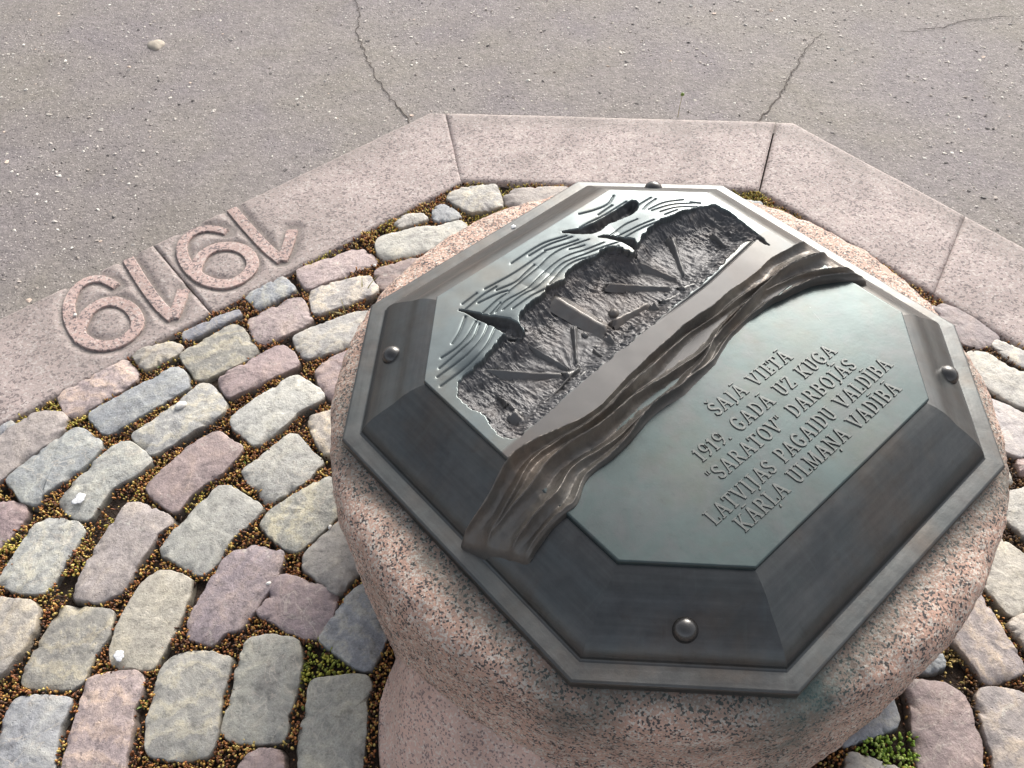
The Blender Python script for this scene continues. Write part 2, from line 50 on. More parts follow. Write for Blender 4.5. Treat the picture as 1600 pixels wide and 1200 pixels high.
RIBS = [[[0.4424,0.3804],[0.3226,0.2052],0.0096,0.0077],[[0.2389,0.3741],[0.2926,0.2099],0.0077,0.0096],[[0.0661,0.3718],[0.2529,0.1966],0.0077,0.0096],[[-0.1254,0.4583],[-0.0807,0.2064],0.0212,0.0173],[[-0.0539,0.2231],[0.1323,0.2056],0.0096,0.0115],[[-0.3455,0.3669],[-0.3018,0.1714],0.0058,0.0077],[[-0.542,0.3748],[-0.3269,0.164],0.0077,0.0115],[[-0.1571,0.3007],[-0.27,0.173],0.0058,0.0058],[[-0.2611,0.1268],[-0.5305,0.0896],0.0096,0.0096],[[-0.2723,0.1522],[-0.4758,0.124],0.0058,0.0058],[[-0.1891,0.107],[-0.1785,0.1909],0.0077,0.0058],[[-0.1013,0.1926],[-0.1132,0.1078],0.0077,0.0077],[[-0.0108,0.1714],[-0.0017,0.1099],0.0058,0.0058],[[0.2527,0.1657],[0.3583,0.1498],0.0154,0.0135],[[0.1533,0.1692],[0.2613,0.1579],0.0096,0.0096],[[-0.5708,0.168],[-0.5633,0.0782],0.0115,0.0115],[[0.1279,0.1924],[0.123,0.1117],0.0077,0.0077],[[-0.3378,0.1589],[-0.2659,0.1464],0.0154,0.0135],[[-0.5623,0.2026],[-0.5591,0.2571],0.0058,0.0038],[[0.5684,0.2898],[0.5549,0.1848],0.0038,0.0038]]
BOULDERS = [[-0.0009,0.2586,0.0212],[-0.0706,0.2633,0.0173],[-0.1519,0.255,0.0154],[-0.1604,0.1903,0.0096],[-0.4825,0.123,0.0154],[-0.5524,0.1513,0.0135],[-0.5484,0.1127,0.0154],[-0.5873,0.162,0.0115],[0.2085,0.1973,0.0115],[-0.0818,0.1347,0.0115]]
HUBS = [[0.315,0.1893],[-0.0675,0.1944],[-0.3039,0.1507]]
BAND_UP = [[-0.9845,-0.048],[-0.944,-0.0163],[-0.9204,-0.0181],[-0.8717,-0.0209],[-0.8067,-0.0138],[-0.7342,0.0084],[-0.6784,0.0118],[-0.5842,0.0028],[-0.4118,-0.0363],[-0.2806,-0.0084],[-0.129,0.0048],[-0.0513,0.0181],[0.0595,0.0156],[0.2205,0.0034],[0.3071,0.0173],[0.4155,0.0183],[0.5736,0.0319],[0.682,0.0196],[0.7995,0.0022]]
BAND_LO = [[-0.8973,-0.2437],[-0.8013,-0.2314],[-0.7101,-0.2348],[-0.6673,-0.2435],[-0.5938,-0.1964],[-0.5358,-0.2009],[-0.438,-0.2012],[-0.3254,-0.1824],[-0.2244,-0.1722],[-0.102,-0.1815],[0.0001,-0.1762],[0.0846,-0.1632],[0.1998,-0.1243],[0.336,-0.1103],[0.4472,-0.1277],[0.5663,-0.1501],[0.6596,-0.1978],[0.742,-0.2658],[0.8089,-0.2725]]
TEXT = [["ŠAJĀ VIETĀ",[-0.1159,-0.3051],[0.261,-0.3179]],["1919. GADĀ UZ KUĢA",[-0.2863,-0.3866],[0.3912,-0.4021]],["\"SARATOV\" DARBOJĀS",[-0.3134,-0.4656],[0.3875,-0.484]],["LATVIJAS PAGAIDU VALDĪBA",[-0.4258,-0.5557],[0.4778,-0.5605]],["KĀRĻA ULMAŅA VADĪBĀ",[-0.3794,-0.6271],[0.4102,-0.6363]]]
PLAQUE_SPECK = [[0.1481,0.9669]]
# ---------------------------------------------------------------- helpers
def link(o, parent=None):
    C.objects.link(o)
    if parent is not None: o.parent = parent
    return o
def mesh_obj(name, V, F, mat=None, parent=None, smooth=True, attrs=None, cols=None):
    me = bpy.data.meshes.new(name)
    V = np.asarray(V, dtype=np.float32)
    if isinstance(F, np.ndarray):
        nv = F.shape[1]
        me.vertices.add(len(V)); me.vertices.foreach_set('co', V.ravel())
        me.loops.add(F.size); me.loops.foreach_set('vertex_index', F.astype(np.int32).ravel())
        me.polygons.add(len(F)); me.polygons.foreach_set('loop_start', np.arange(0, F.size, nv, dtype=np.int32))
        try: me.polygons.foreach_set('loop_total', np.full(len(F), nv, dtype=np.int32))
        except Exception: pass
        me.update(calc_edges=True); me.validate()
    else:
        me.from_pydata(V.tolist(), [], F); me.update()
    me.polygons.foreach_set('use_smooth', np.full(len(me.polygons), bool(smooth)))
    for k, a in (attrs or {}).items():
        at = me.attributes.new(k, 'FLOAT', 'POINT'); at.data.foreach_set('value', np.asarray(a, dtype=np.float32))
    if cols is not None:
        at = me.attributes.new('tint', 'FLOAT_COLOR', 'POINT'); at.data.foreach_set('color', np.asarray(cols, dtype=np.float32).ravel())
    if mat: me.materials.append(mat)
    return link(bpy.data.objects.new(name, me), parent)
def tag(o, label=None, cat=None, group=None, kind=None):
    if label: o['label'] = label
    if cat: o['category'] = cat
    if group: o['group'] = group
    if kind: o['kind'] = kind
    return o
def grid_faces(nu, nv, wrap=False):
    i = np.arange(nu if wrap else nu-1); j = np.arange(nv-1)
    I, J = np.meshgrid(i, j, indexing='ij'); I2 = (I+1) % nu
    return np.stack([I*nv+J, I2*nv+J, I2*nv+J+1, I*nv+J+1], -1).reshape(-1, 4)
def resample(P, n, closed=False):
    P = np.asarray(P, float)
    if closed: P = np.vstack([P, P[:1]])
    d = np.r_[0, np.cumsum(np.linalg.norm(np.diff(P, axis=0), axis=1))]
    t = np.linspace(0, d[-1], n, endpoint=not closed)
    return np.stack([np.interp(t, d, P[:, k]) for k in range(P.shape[1])], 1)
def chaikin(P, it=2, closed=False, q=.25):
    P = np.asarray(P, float)
    for _ in range(it):
        if closed:
            Q = np.roll(P, -1, 0); P = np.stack([(1-q)*P+q*Q, q*P+(1-q)*Q], 1).reshape(-1, P.shape[1])
        else:
            a, b = P[:-1], P[1:]
            P = np.vstack([P[:1], np.stack([(1-q)*a+q*b, q*a+(1-q)*b], 1).reshape(-1, P.shape[1]), P[-1:]])
    return P
_perm = np.random.RandomState(7).rand(256, 256)
def vnoise(x, y):
    xi = np.floor(x).astype(int); yi = np.floor(y).astype(int); fx = x-xi; fy = y-yi
    fx = fx*fx*(3-2*fx); fy = fy*fy*(3-2*fy)
    g = lambda a, b: _perm[a & 255, b & 255]
    return (g(xi, yi)*(1-fx)+g(xi+1, yi)*fx)*(1-fy)+(g(xi, yi+1)*(1-fx)+g(xi+1, yi+1)*fx)*fy-.5
def fbm(x, y, o=4, rough=.5):
    s = 0; a = 1
    for k in range(o): s = s+a*vnoise(x*2**k+17.3*k, y*2**k+5.1*k); a *= rough
    return s
def pip(P, X, Y):
    P = np.asarray(P); r = np.zeros(np.shape(X), bool); j = len(P)-1
    for i in range(len(P)):
        x1, y1 = P[i]; x2, y2 = P[j]
        c = ((y1 > Y) != (y2 > Y)) & (X < (x2-x1)*(Y-y1)/(y2-y1+1e-12)+x1)
        r ^= c; j = i
    return r
def segdist(P, X, Y, closed=False):
    P = np.asarray(P); n = len(P); best = np.full(np.shape(X), 1e9); T = np.zeros(np.shape(X)); tot = n if closed else n-1
    for i in range(tot):
        a = P[i]; b = P[(i+1) % n]; d = b-a; L = d@d+1e-12
        t = np.clip(((X-a[0])*d[0]+(Y-a[1])*d[1])/L, 0, 1)
        r = np.hypot(X-a[0]-t*d[0], Y-a[1]-t*d[1]); m = r < best
        best = np.where(m, r, best); T = np.where(m, (i+t)/tot, T)
    return best, T
sstep = lambda a, b, x: (lambda t: t*t*(3-2*t))(np.clip((x-a)/(b-a), 0, 1))

# ---------------------------------------------------------------- materials
class NT:
    def __init__(s, name):
        s.m = bpy.data.materials.new(name); s.m.use_nodes = True; s.t = s.m.node_tree
        s.b = s.t.nodes['Principled BSDF']; s.out = s.t.nodes['Material Output']
    def n(s, typ, ins=None, **props):
        d = s.t.nodes.new(typ)
        for k, v in props.items(): setattr(d, k, v)
        for k, v in (ins or {}).items(): s.set(d.inputs[k], v)
        return d
    def set(s, sock, v):
        if isinstance(v, bpy.types.NodeSocket): s.t.links.new(v, sock)
        elif isinstance(v, bpy.types.Node): s.t.links.new(v.outputs[0], sock)
        else:
            if sock.type == 'RGBA' and len(v) == 3: v = (*v, 1)
            sock.default_value = v
    def P(s, **k):
        for a, v in k.items(): s.set(s.b.inputs[a.replace('_', ' ')], v)
    def co(s, kind='Object'): return s.n('ShaderNodeTexCoord').outputs[kind]
    def noise(s, vec, scale, detail=4, rough=.55, dist=0.):
        return s.n('ShaderNodeTexNoise', dict(Vector=vec, Scale=scale, Detail=detail, Roughness=rough, Distortion=dist)).outputs['Fac']
    def noisec(s, vec, scale, detail=3):
        return s.n('ShaderNodeTexNoise', dict(Vector=vec, Scale=scale, Detail=detail)).outputs['Color']
    def voro(s, vec, scale, feature='F1', rnd=1.):
        return s.n('ShaderNodeTexVoronoi', dict(Vector=vec, Scale=scale, Randomness=rnd), feature=feature)
    def ramp(s, fac, stops, interp='LINEAR'):
        r = s.n('ShaderNodeValToRGB', dict(Fac=fac)); e = r.color_ramp; e.interpolation = interp
        while len(e.elements) < len(stops): e.elements.new(.5)
        for el, (p, c) in zip(e.elements, stops):
            el.position = p; el.color = (c, c, c, 1) if isinstance(c, (int, float)) else (*c, 1)
        return r.outputs['Color']
    def mix(s, fac, a, b, mode='MIX'):
        r = s.n('ShaderNodeMix', data_type='RGBA', blend_type=mode)
        s.set(r.inputs[0], fac); s.set(r.inputs[6], a); s.set(r.inputs[7], b); return r.outputs[2]
    def math(s, op, a, b=0., c=None):
        r = s.n('ShaderNodeMath', operation=op); s.set(r.inputs[0], a); s.set(r.inputs[1], b)
        if c is not None: s.set(r.inputs[2], c)
        return r.outputs[0]
    def add(s, vec, vec2, k=1.):
        sc = s.n('ShaderNodeVectorMath', operation='SCALE'); s.set(sc.inputs[0], vec2); s.set(sc.inputs['Scale'], k)
        r = s.n('ShaderNodeVectorMath', operation='ADD'); s.set(r.inputs[0], vec); s.set(r.inputs[1], sc.outputs[0]); return r.outputs[0]
    def attr(s, name, out='Fac'): return s.n('ShaderNodeAttribute', attribute_name=name).outputs[out]
    def bump(s, h, dist, strength=1., normal=None):
        ins = dict(Height=h, Distance=dist, Strength=strength)
        if normal is not None: ins['Normal'] = normal
        return s.n('ShaderNodeBump', ins).outputs[0]

def mat_asphalt():
    t = NT('asphalt'); v = t.co()
    big = t.noise(v, 2.3, 3, .55); mid = t.noise(v, 9., 4); fine = t.noise(v, 260., 3, .7)
    base = t.mix(t.ramp(big, [(.38, 0.), (.62, 1.)]), (.212, .188, .190), (.226, .204, .174))
    base = t.mix(t.ramp(mid, [(.35, 0.), (.72, .6)]), base, (.285, .255, .24))
    m2 = t.noise(v, 42., 5, .7); base = t.mix(.7, base, t.mix(1., base, t.ramp(m2, [(.3, .72), (.5, 1.), (.7, 1.25)]), 'MULTIPLY')); m3 = t.noise(v, 125., 4, .75); base = t.mix(.85, base, t.mix(1., base, t.ramp(m3, [(.32, .52), (.47, .97), (.56, 1.05), (.68, 1.5)]), 'MULTIPLY'))
    wet = t.ramp(t.noise(v, 1.1, 5, .6, .5), [(.45, 0.), (.66, .5)]); base = t.mix(wet, base, t.mix(1., base, (.78, .76, .78), 'MULTIPLY'))
    base = t.mix(t.ramp(fine, [(.35, .55), (.5, 0.), (.66, 0.), (.8, .5)]), base, t.ramp(fine, [(.4, (.10, .088, .082)), (.7, (.44, .40, .37))]))
    vd = t.add(v, t.noisec(v, 90.), .006)
    vo = t.voro(vd, 115.); pick = t.n('ShaderNodeSeparateColor', dict(Color=vo.outputs['Color'])).outputs[0]
    agg = t.math('MULTIPLY', t.ramp(vo.outputs['Distance'], [(.22, 1.), (.36, 0.)]), t.ramp(pick, [(.72, 0.), (.76, 1.)]))
    dagg = t.math('MULTIPLY', t.ramp(vo.outputs['Distance'], [(.22, 1.), (.40, 0.)]), t.ramp(pick, [(.10, 1.), (.13, 0.)]))
    base = t.mix(t.math('MULTIPLY', agg, .7), base, (.50, .46, .42)); base = t.mix(t.math('MULTIPLY', dagg, .6), base, (.085, .075, .07))
    h = t.math('ADD', t.math('MULTIPLY', fine, .8), t.math('SUBTRACT', t.math('MULTIPLY', agg, .6), t.math('MULTIPLY', dagg, .9)))
    nb = t.bump(h, .0022, .9); nb = t.bump(t.noise(v, 55., 5, .7), .0045, .8, nb)
    t.P(Base_Color=base, Roughness=.82, Normal=nb); return t.m

def granite(name, cell, pinkA, pinkB, white, dark, pd, pw, dirt=None, bumpd=.0012, stain=False, rough=.6, zk=.9):
    t = NT(name); v = t.co(); vd = t.add(v, t.noisec(v, cell*.9, 2), .9/cell)
    vo = t.voro(vd, cell); r = t.n('ShaderNodeSeparateColor', dict(Color=vo.outputs['Color']))
    zone = t.noise(v, cell*.09, 3)
    sel = t.math('ADD', r.outputs[0], t.math('MULTIPLY', t.math('SUBTRACT', zone, .5), zk))
    base = t.mix(r.outputs[1], pinkA, pinkB)
    base = t.mix(t.ramp(sel, [(pw-.02, 0.), (pw+.02, 1.)]), base, white)
    base = t.mix(t.ramp(sel, [(pd-.02, 1.), (pd+.02, 0.)]), base, dark)
    base = t.mix(.55, base, t.mix(1., base, t.ramp(t.noise(v, cell*.03, 4), [(.3, .60), (.5, .98), (.7, 1.18)]), 'MULTIPLY'))
    f = t.noise(v, cell*2.2, 3, .7)
    base = t.mix(.35, base, t.mix(1., base, t.ramp(f, [(.3, .55), (.7, 1.35)]), 'MULTIPLY'))
    if stain:
        s = t.math('MULTIPLY', t.attr('stain'), t.ramp(t.noise(v, 26., 4, .6), [(.25, .55), (.7, 1.)]))
        base = t.mix(s, base, t.mix(.75, base, (.055, .085, .075)))
        g = t.math('MULTIPLY', t.attr('verdigris'), t.ramp(t.noise(v, 30., 4, .6), [(.3, .2), (.6, .75)])); base = t.mix(g, base, (.07, .14, .13))
    if dirt:
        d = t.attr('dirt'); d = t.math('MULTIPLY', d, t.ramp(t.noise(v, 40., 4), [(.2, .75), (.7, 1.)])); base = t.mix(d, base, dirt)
    h = t.math('ADD', t.math('MULTIPLY', f, .6), t.math('MULTIPLY', r.outputs[2], .5))
    nb = t.bump(h, bumpd, 1.); nb = t.bump(t.noise(v, cell*.25, 4), bumpd*2.5, .7, nb)
    t.P(Base_Color=base, Roughness=rough, Normal=nb); t.b.inputs['Specular IOR Level'].default_value = .4
    return t.m

def mat_sett():
    t = NT('sett_stone'); oi = t.n('ShaderNodeObjectInfo'); v0 = t.co()
    off = t.n('ShaderNodeCombineXYZ'); t.set(off.inputs[0], t.math('MULTIPLY', oi.outputs['Random'], 37.)); t.set(off.inputs[1], t.math('MULTIPLY', oi.outputs['Random'], 91.))
    v = t.add(v0, off.outputs[0], 1.); col = oi.outputs['Color']; sp = oi.outputs['Alpha']
    n1 = t.noise(v, 13., 6, .65, .8); n2 = t.noise(v, 62., 6, .7); n3 = t.noise(v, 300., 3, .7)
    vein = t.ramp(t.math('ABSOLUTE', t.math('SUBTRACT', t.noise(t.add(v, v, .63), 6., 3, .5, 2.2), .5)), [(.0, 1.), (.016, 0.)])
    rotv = t.n('ShaderNodeVectorRotate', dict(Vector=v, Angle=t.math('MULTIPLY', oi.outputs['Random'], 17.)), rotation_type='Z_AXIS').outputs[0]
    wv = t.n('ShaderNodeTexWave', dict(Vector=rotv, Scale=6., Distortion=16., Detail=7., **{'Detail Scale': 1.1, 'Detail Roughness': .72})).outputs['Fac']
    base = t.mix(1., col, t.ramp(n1, [(.27, (.60, .59, .61)), (.43, (.93, .93, .94)), (.55, (1.02, 1.01, .99)), (.72, (1.36, 1.31, 1.18))]), 'MULTIPLY')
    base = t.mix(.95, base, t.mix(1., base, t.ramp(n2, [(.3, .5), (.46, .97), (.56, 1.04), (.70, 1.42)]), 'MULTIPLY'))
    fg = t.ramp(t.math('FRACT', t.math('MULTIPLY', oi.outputs['Random'], 13.3)), [(.2, .12), (.9, .5)]); base = t.mix(fg, base, t.mix(1., base, t.ramp(n3, [(.32, .5), (.5, 1.), (.68, 1.4)]), 'MULTIPLY'))
    sa = t.ramp(t.math('FRACT', t.math('MULTIPLY', oi.outputs['Random'], 7.7)), [(.35, .0), (.8, .75)])
    base = t.mix(sa, base, t.mix(1., base, t.ramp(wv, [(.05, (.72, .73, .77)), (.4, (.98, .98, .99)), (.75, (1.05, 1.03, 1.)), (.97, (1.35, 1.27, 1.1))]), 'MULTIPLY'))
    base = t.mix(t.math('MULTIPLY', vein, t.ramp(t.math('FRACT', t.math('MULTIPLY', oi.outputs['Random'], 5.1)), [(.5, 0.), (.7, .42)])), base, (.56, .50, .42))
    dk = t.math('MULTIPLY', sp, t.ramp(t.noise(v, 105., 4, .75, .8), [(.55, 0.), (.63, .9)])); base = t.mix(dk, base, (.11, .09, .088))
    stn = t.ramp(t.noise(v, 8., 6, .7, 1.2), [(.57, 0.), (.70, .6)]); base = t.mix(stn, base, t.mix(.6, base, (.13, .115, .11)))
    lic = t.ramp(t.noise(t.add(v, v, .37), 19., 6, .75, .5), [(.60, 0.), (.68, .45)]); base = t.mix(lic, base, (.52, .50, .44))
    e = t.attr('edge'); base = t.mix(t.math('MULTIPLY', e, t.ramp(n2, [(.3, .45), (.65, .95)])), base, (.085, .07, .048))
    pit = t.ramp(t.voro(t.add(v, t.noisec(v, 60.), .012), 60.).outputs['Distance'], [(.05, 0.), (.14, 1.)])
    crk = t.ramp(t.math('ABSOLUTE', t.math('SUBTRACT', t.noise(v, 11., 5, .6, 1.5), .5)), [(.0, 0.), (.012, 1.)])
    
    h = t.math('ADD', t.math('MULTIPLY', n2, 1.0), t.math('MULTIPLY', n3, .09)); h = t.math('ADD', h, t.math('MULTIPLY', pit, .3)); h = t.math('ADD', h, t.math('MULTIPLY', wv, .2)); h = t.math('ADD', h, t.math('MULTIPLY', n1, 1.2))
    t.P(Base_Color=base, Roughness=t.ramp(n2, [(.3, .5), (.7, .72)]), Normal=t.bump(h, .0026, .9)); t.b.inputs['Specular IOR Level'].default_value = .45
    return t.m

def mat_bronze(name, dark, light, patina, pat_amt, metallic=.85, rough=.36, streak=False, bd=.0004, attr_dark=None, rv=1., smudge=False):
    t = NT(name); v = t.co()
    n1 = t.noise(v, 7., 5, .6, .4); n2 = t.noise(v, 45., 5, .65); n3 = t.noise(v, 420., 3, .7)
    base = t.mix(t.ramp(n1, [(.3, 0.), (.7, 1.)]), dark, light)
    base = t.mix(.5, base, t.mix(1., base, t.ramp(n2, [(.3, .7), (.7, 1.25)]), 'MULTIPLY'))
    pm = t.math('MULTIPLY', t.ramp(t.noise(v, 11., 6, .65, .5), [(.35, .25), (.65, 1.)]), pat_amt)
    base = t.mix(pm, base, patina); ro = t.math('ADD', t.math('MULTIPLY', n2 if rv >= 1 else n1, .16*rv), rough-.07*rv)
    met = metallic
    if attr_dark:
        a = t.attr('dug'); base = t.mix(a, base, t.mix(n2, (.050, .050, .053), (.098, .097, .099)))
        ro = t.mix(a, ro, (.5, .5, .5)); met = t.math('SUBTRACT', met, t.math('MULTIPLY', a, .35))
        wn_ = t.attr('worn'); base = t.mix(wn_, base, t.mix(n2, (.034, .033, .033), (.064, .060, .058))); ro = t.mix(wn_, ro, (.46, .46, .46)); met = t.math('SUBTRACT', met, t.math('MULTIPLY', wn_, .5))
    hv = v
    if streak:
        mp = t.n('ShaderNodeMapping', dict(Vector=t.co('UV'), Scale=(1.2, 26., 1.))); s = t.noise(mp.outputs[0], 3., 4)
        base = t.mix(.35, base, t.mix(1., base, t.ramp(s, [(.3, .72), (.7, 1.25)]), 'MULTIPLY'))
    specks = t.ramp(t.noise(v, 34., 5, .7, .6), [(.58, 0.), (.70, 1.)])
    base = t.mix(t.math('MULTIPLY', specks, .35), base, t.mix(.6, base, (.045, .035, .03)))
    br = t.ramp(t.noise(t.add(v, v, 1.7), 3.2, 4, .6), [(.48, 0.), (.68, .6)]); base = t.mix(br, base, t.mix(1., base, (1.12, .90, .76), 'MULTIPLY'))
    if streak:
        mp2 = t.n('ShaderNodeMapping', dict(Vector=t.co('UV'), Scale=(26., 2.2, 1.))); dr = t.ramp(t.noise(mp2.outputs[0], 2., 5, .65, .4), [(.56, 0.), (.74, .22)])
        base = t.mix(dr, base, t.mix(n2, (.16, .165, .15), (.09, .125, .115)))
        mp3 = t.n('ShaderNodeMapping', dict(Vector=t.co('UV'), Scale=(3., 170., 1.), Rotation=(0, 0, .35))); sc_ = t.ramp(t.noise(mp3.outputs[0], 3., 2), [(.76, 0.), (.80, .25)]); base = t.mix(sc_, base, (.30, .28, .25))
    if smudge:
        s1 = t.ramp(t.noise(t.add(v, v, .9), 9., 6, .68, .8), [(.47, 0.), (.68, .5)]); base = t.mix(s1, base, (.072, .072, .076))
        s2 = t.ramp(t.noise(t.add(v, v, 2.1), 24., 6, .72, .4), [(.58, 0.), (.70, .4)]); base = t.mix(s2, base, (.035, .046, .047))
    h = t.math('ADD', t.math('MULTIPLY', n3, .35), n2)
    t.P(Base_Color=base, Metallic=met, Roughness=ro, Normal=t.bump(h, bd, .8)); return t.m

def mat_simple(name, col, rough=.7, nscale=80., amt=.4, bd=.001, tint=False, trans=0.):
    t = NT(name); v = t.co(); n = t.noise(v, nscale, 4)
    c = t.attr('tint', 'Color') if tint else None
    base = c if tint else col
    base = t.mix(amt, base, t.mix(1., base, t.ramp(n, [(.3, .6), (.7, 1.35)]), 'MULTIPLY'))
    t.P(Base_Color=base, Roughness=rough)
    if bd: t.P(Normal=t.bump(n, bd, 1.))
    if trans:
        t.b.inputs['Subsurface Weight'].default_value = trans; t.b.inputs['Subsurface Radius'].default_value = (.002, .003, .001)
    return t.m

M_asph = mat_asphalt()
M_kerb = granite('kerb_granite', 215., (.405, .328, .303), (.352, .30, .283), (.475, .418, .39), (.195, .16, .155), .17, .88, dirt=(.19, .168, .15), bumpd=.0012, rough=.7)
M_num = granite('numeral_granite', 215., (.475, .335, .295), (.415, .32, .29), (.51, .43, .39), (.195, .155, .15), .18, .9, dirt=(.18, .16, .145), bumpd=.0012, rough=.66)
M_gran = granite('bollard_granite', 370., (.70, .425, .315), (.58, .41, .325), (.75, .66, .57), (.10, .085, .08), .20, .79, bumpd=.0030, stain=True, rough=.42, zk=1.1)
M_base = granite('bollard_base_granite', 330., (.70, .46, .37), (.62, .45, .375), (.71, .59, .51), (.30, .22, .20), .16, .88, bumpd=.0012, rough=.55)
M_sett = mat_sett()
M_soil = mat_simple('joint_soil', (.035, .022, .014), .95, 180., .8, .004)
M_moss = mat_simple('moss', None, .55, 300., .2, 0, tint=True)
M_frame = mat_bronze('dark_bronze', (.074, .074, .074), (.116, .112, .106), (.090, .106, .106), .45, .8, .31, streak=True)
M_text = mat_bronze('patinated_bronze', (.040, .053, .053), (.054, .071, .071), (.056, .080, .079), .75, .5, .25, bd=.00018, rv=.6, smudge=True)
M_let = mat_bronze('letter_bronze', (.070, .072, .070), (.092, .090, .086), (.075, .10, .098), .5, .5, .28)
M_rel = mat_bronze('relief_bronze', (.105, .122, .126), (.13, .150, .152), (.135, .165, .165), .5, .6, .26, bd=.00008, attr_dark=True, rv=.4)
M_bar = mat_bronze('relief_bar_bronze', (.10, .098, .096), (.145, .138, .132), (.12, .13, .128), .3, .35, .38)
M_band = mat_bronze('wave_bronze', (.104, .092, .082), (.165, .146, .126), (.125, .132, .124), .45, .45, .37, bd=.0012)
M_riv = mat_bronze('rivet_bronze', (.08, .077, .074), (.12, .115, .11), (.09, .10, .10), .2, .8, .22)
M_grav = mat_simple('loose_grit', None, .7, 300., .3, 0, tint=True)
M_crack = mat_simple('crack_dirt', (.115, .098, .085), .95, 200., .6, .003)
M_white = mat_simple('white_pebble', (.74, .72, .67), .6, 120., .2, .0006)
M_drop = mat_simple('white_splat', (.60, .61, .62), .85, 220., .55, .0006)
M_leaf = mat_simple('leaf_green', (.17, .25, .05), .5, 90., .3, 0)
M_dry = mat_simple('dry_blade', (.34, .30, .13), .6, 90., .3, 0)

# ---------------------------------------------------------------- ground: asphalt
oc = np.array(OCT_C); RI = OCT_RI; RO = RI+.3185
def side_n(k): a = OCT_ANG+k*math.pi/4+{1: -.0235, 7: -.003}.get(k % 8, 0.); return np.array([math.cos(a), math.sin(a)])
SIDE = [0., 0., .50, .62, .62, .62, .50, 0.]     # the ring is drawn out towards the viewer: only three sides are in the picture
def corner(k, r):      # where side k meets side k+1
    a, b = side_n(k), side_n(k+1); q = np.linalg.solve(np.array([a, b]), [r+SIDE[k % 8], r+SIDE[(k+1) % 8]]); return oc+q
def outd(X, Y): return np.max([(X-oc[0])*side_n(k)[0]+(Y-oc[1])*side_n(k)[1]-SIDE[k] for k in range(8)], axis=0)
rings = []
for r in (RO-.05, RO+.3, RO+1., RO+2.2, RO+5, RO+12, 40., 150.):
    rings.append(np.array([[*corner(k, r), -.006 if r > RO else -.006] for k in range(8)]))
V = np.vstack(rings); nr = len(rings)
F = [[i*8+k, (i+1)*8+k, (i+1)*8+(k+1) % 8, i*8+(k+1) % 8] for i in range(nr-1) for k in range(8)]
tag(mesh_obj('asphalt', V, F, M_asph, smooth=False), 'worn grey brown asphalt with pale grit around the kerb ring', kind='structure')
rs = np.random.RandomState(3)
for ci, cr in enumerate(CRACKS):
    P = resample(chaikin(cr, 2), 70 if ci < 2 else 30); P = P+np.c_[vnoise(np.arange(len(P))*.9, np.full(len(P), ci*7.)), vnoise(np.arange(len(P))*.9+50, np.full(len(P), ci*7.))]*.014
    d = np.gradient(P, axis=0); nn = np.c_[-d[:, 1], d[:, 0]]/np.linalg.norm(d, axis=1)[:, None]
    t = np.linspace(0, 1, len(P)); w = (.0042, .0046, .0018)[ci]*(.75+.9*np.abs(fbm(t*25+ci*9, t*0+3, 3)))*(.5+.5*t if ci == 0 else (1.-.75*t if ci == 1 else np.sin(t*3.14)+.1))
    zz = np.full(len(P), -.0022)
    V = np.stack([np.c_[P-nn*w[:, None]*.5, zz-.0014], np.c_[P, zz], np.c_[P+nn*w[:, None]*.5, zz-.0014]], 1).reshape(-1, 3)
    tag(mesh_obj('crack', V, grid_faces(len(P), 3), M_crack), kind='structure')

# ---------------------------------------------------------------- granite kerb ring
def proj_side(pt, k, r): pt = np.array(pt); nn = side_n(k); return pt+nn*(r-(pt-oc)@nn)
jt = {n_: (proj_side(a, k, RI), proj_side(b, k, RO)) for (n_, (a, b)), k in zip(JOINTS.items(), (1, 0, 0, -1))}
ic = lambda k: corner(k, RI); ou = lambda k: corner(k, RO)
slabs = [([jt['j1'][0], jt['j2'][0]], [jt['j1'][1], jt['j2'][1]]),
         ([jt['jl'][0], ic(0), jt['j1'][0]], [jt['jl'][1], ou(0), jt['j1'][1]]),
         ([ic(1), jt['jl'][0]], [ou(1), jt['jl'][1]]),
         ([jt['j2'][0], ic(-1), jt['j3'][0]], [jt['j2'][1], ou(-1), jt['j3'][1]]),
         ([jt['j3'][0], ic(-2)], [jt['j3'][1], ou(-2)])]
for k in (2, 3, 4, 5, 6): slabs.append(([ic(k), ic(k-1)], [ou(k), ou(k-1)]))
gaps = [(.0012, .0022), (.0015, .0012), (.0015, .0015), (.0022, .0004), (.0004, .0015)]+[(.0015, .0015)]*5
kerb = tag(link(bpy.data.objects.new('granite_kerb', None)), 'octagonal ring of pink granite kerb slabs with raised 1919', kind='structure')
strokes = []
for nu in NUMERALS:
    for poly in nu: strokes.append(chaikin(poly, 3))
NW = .029
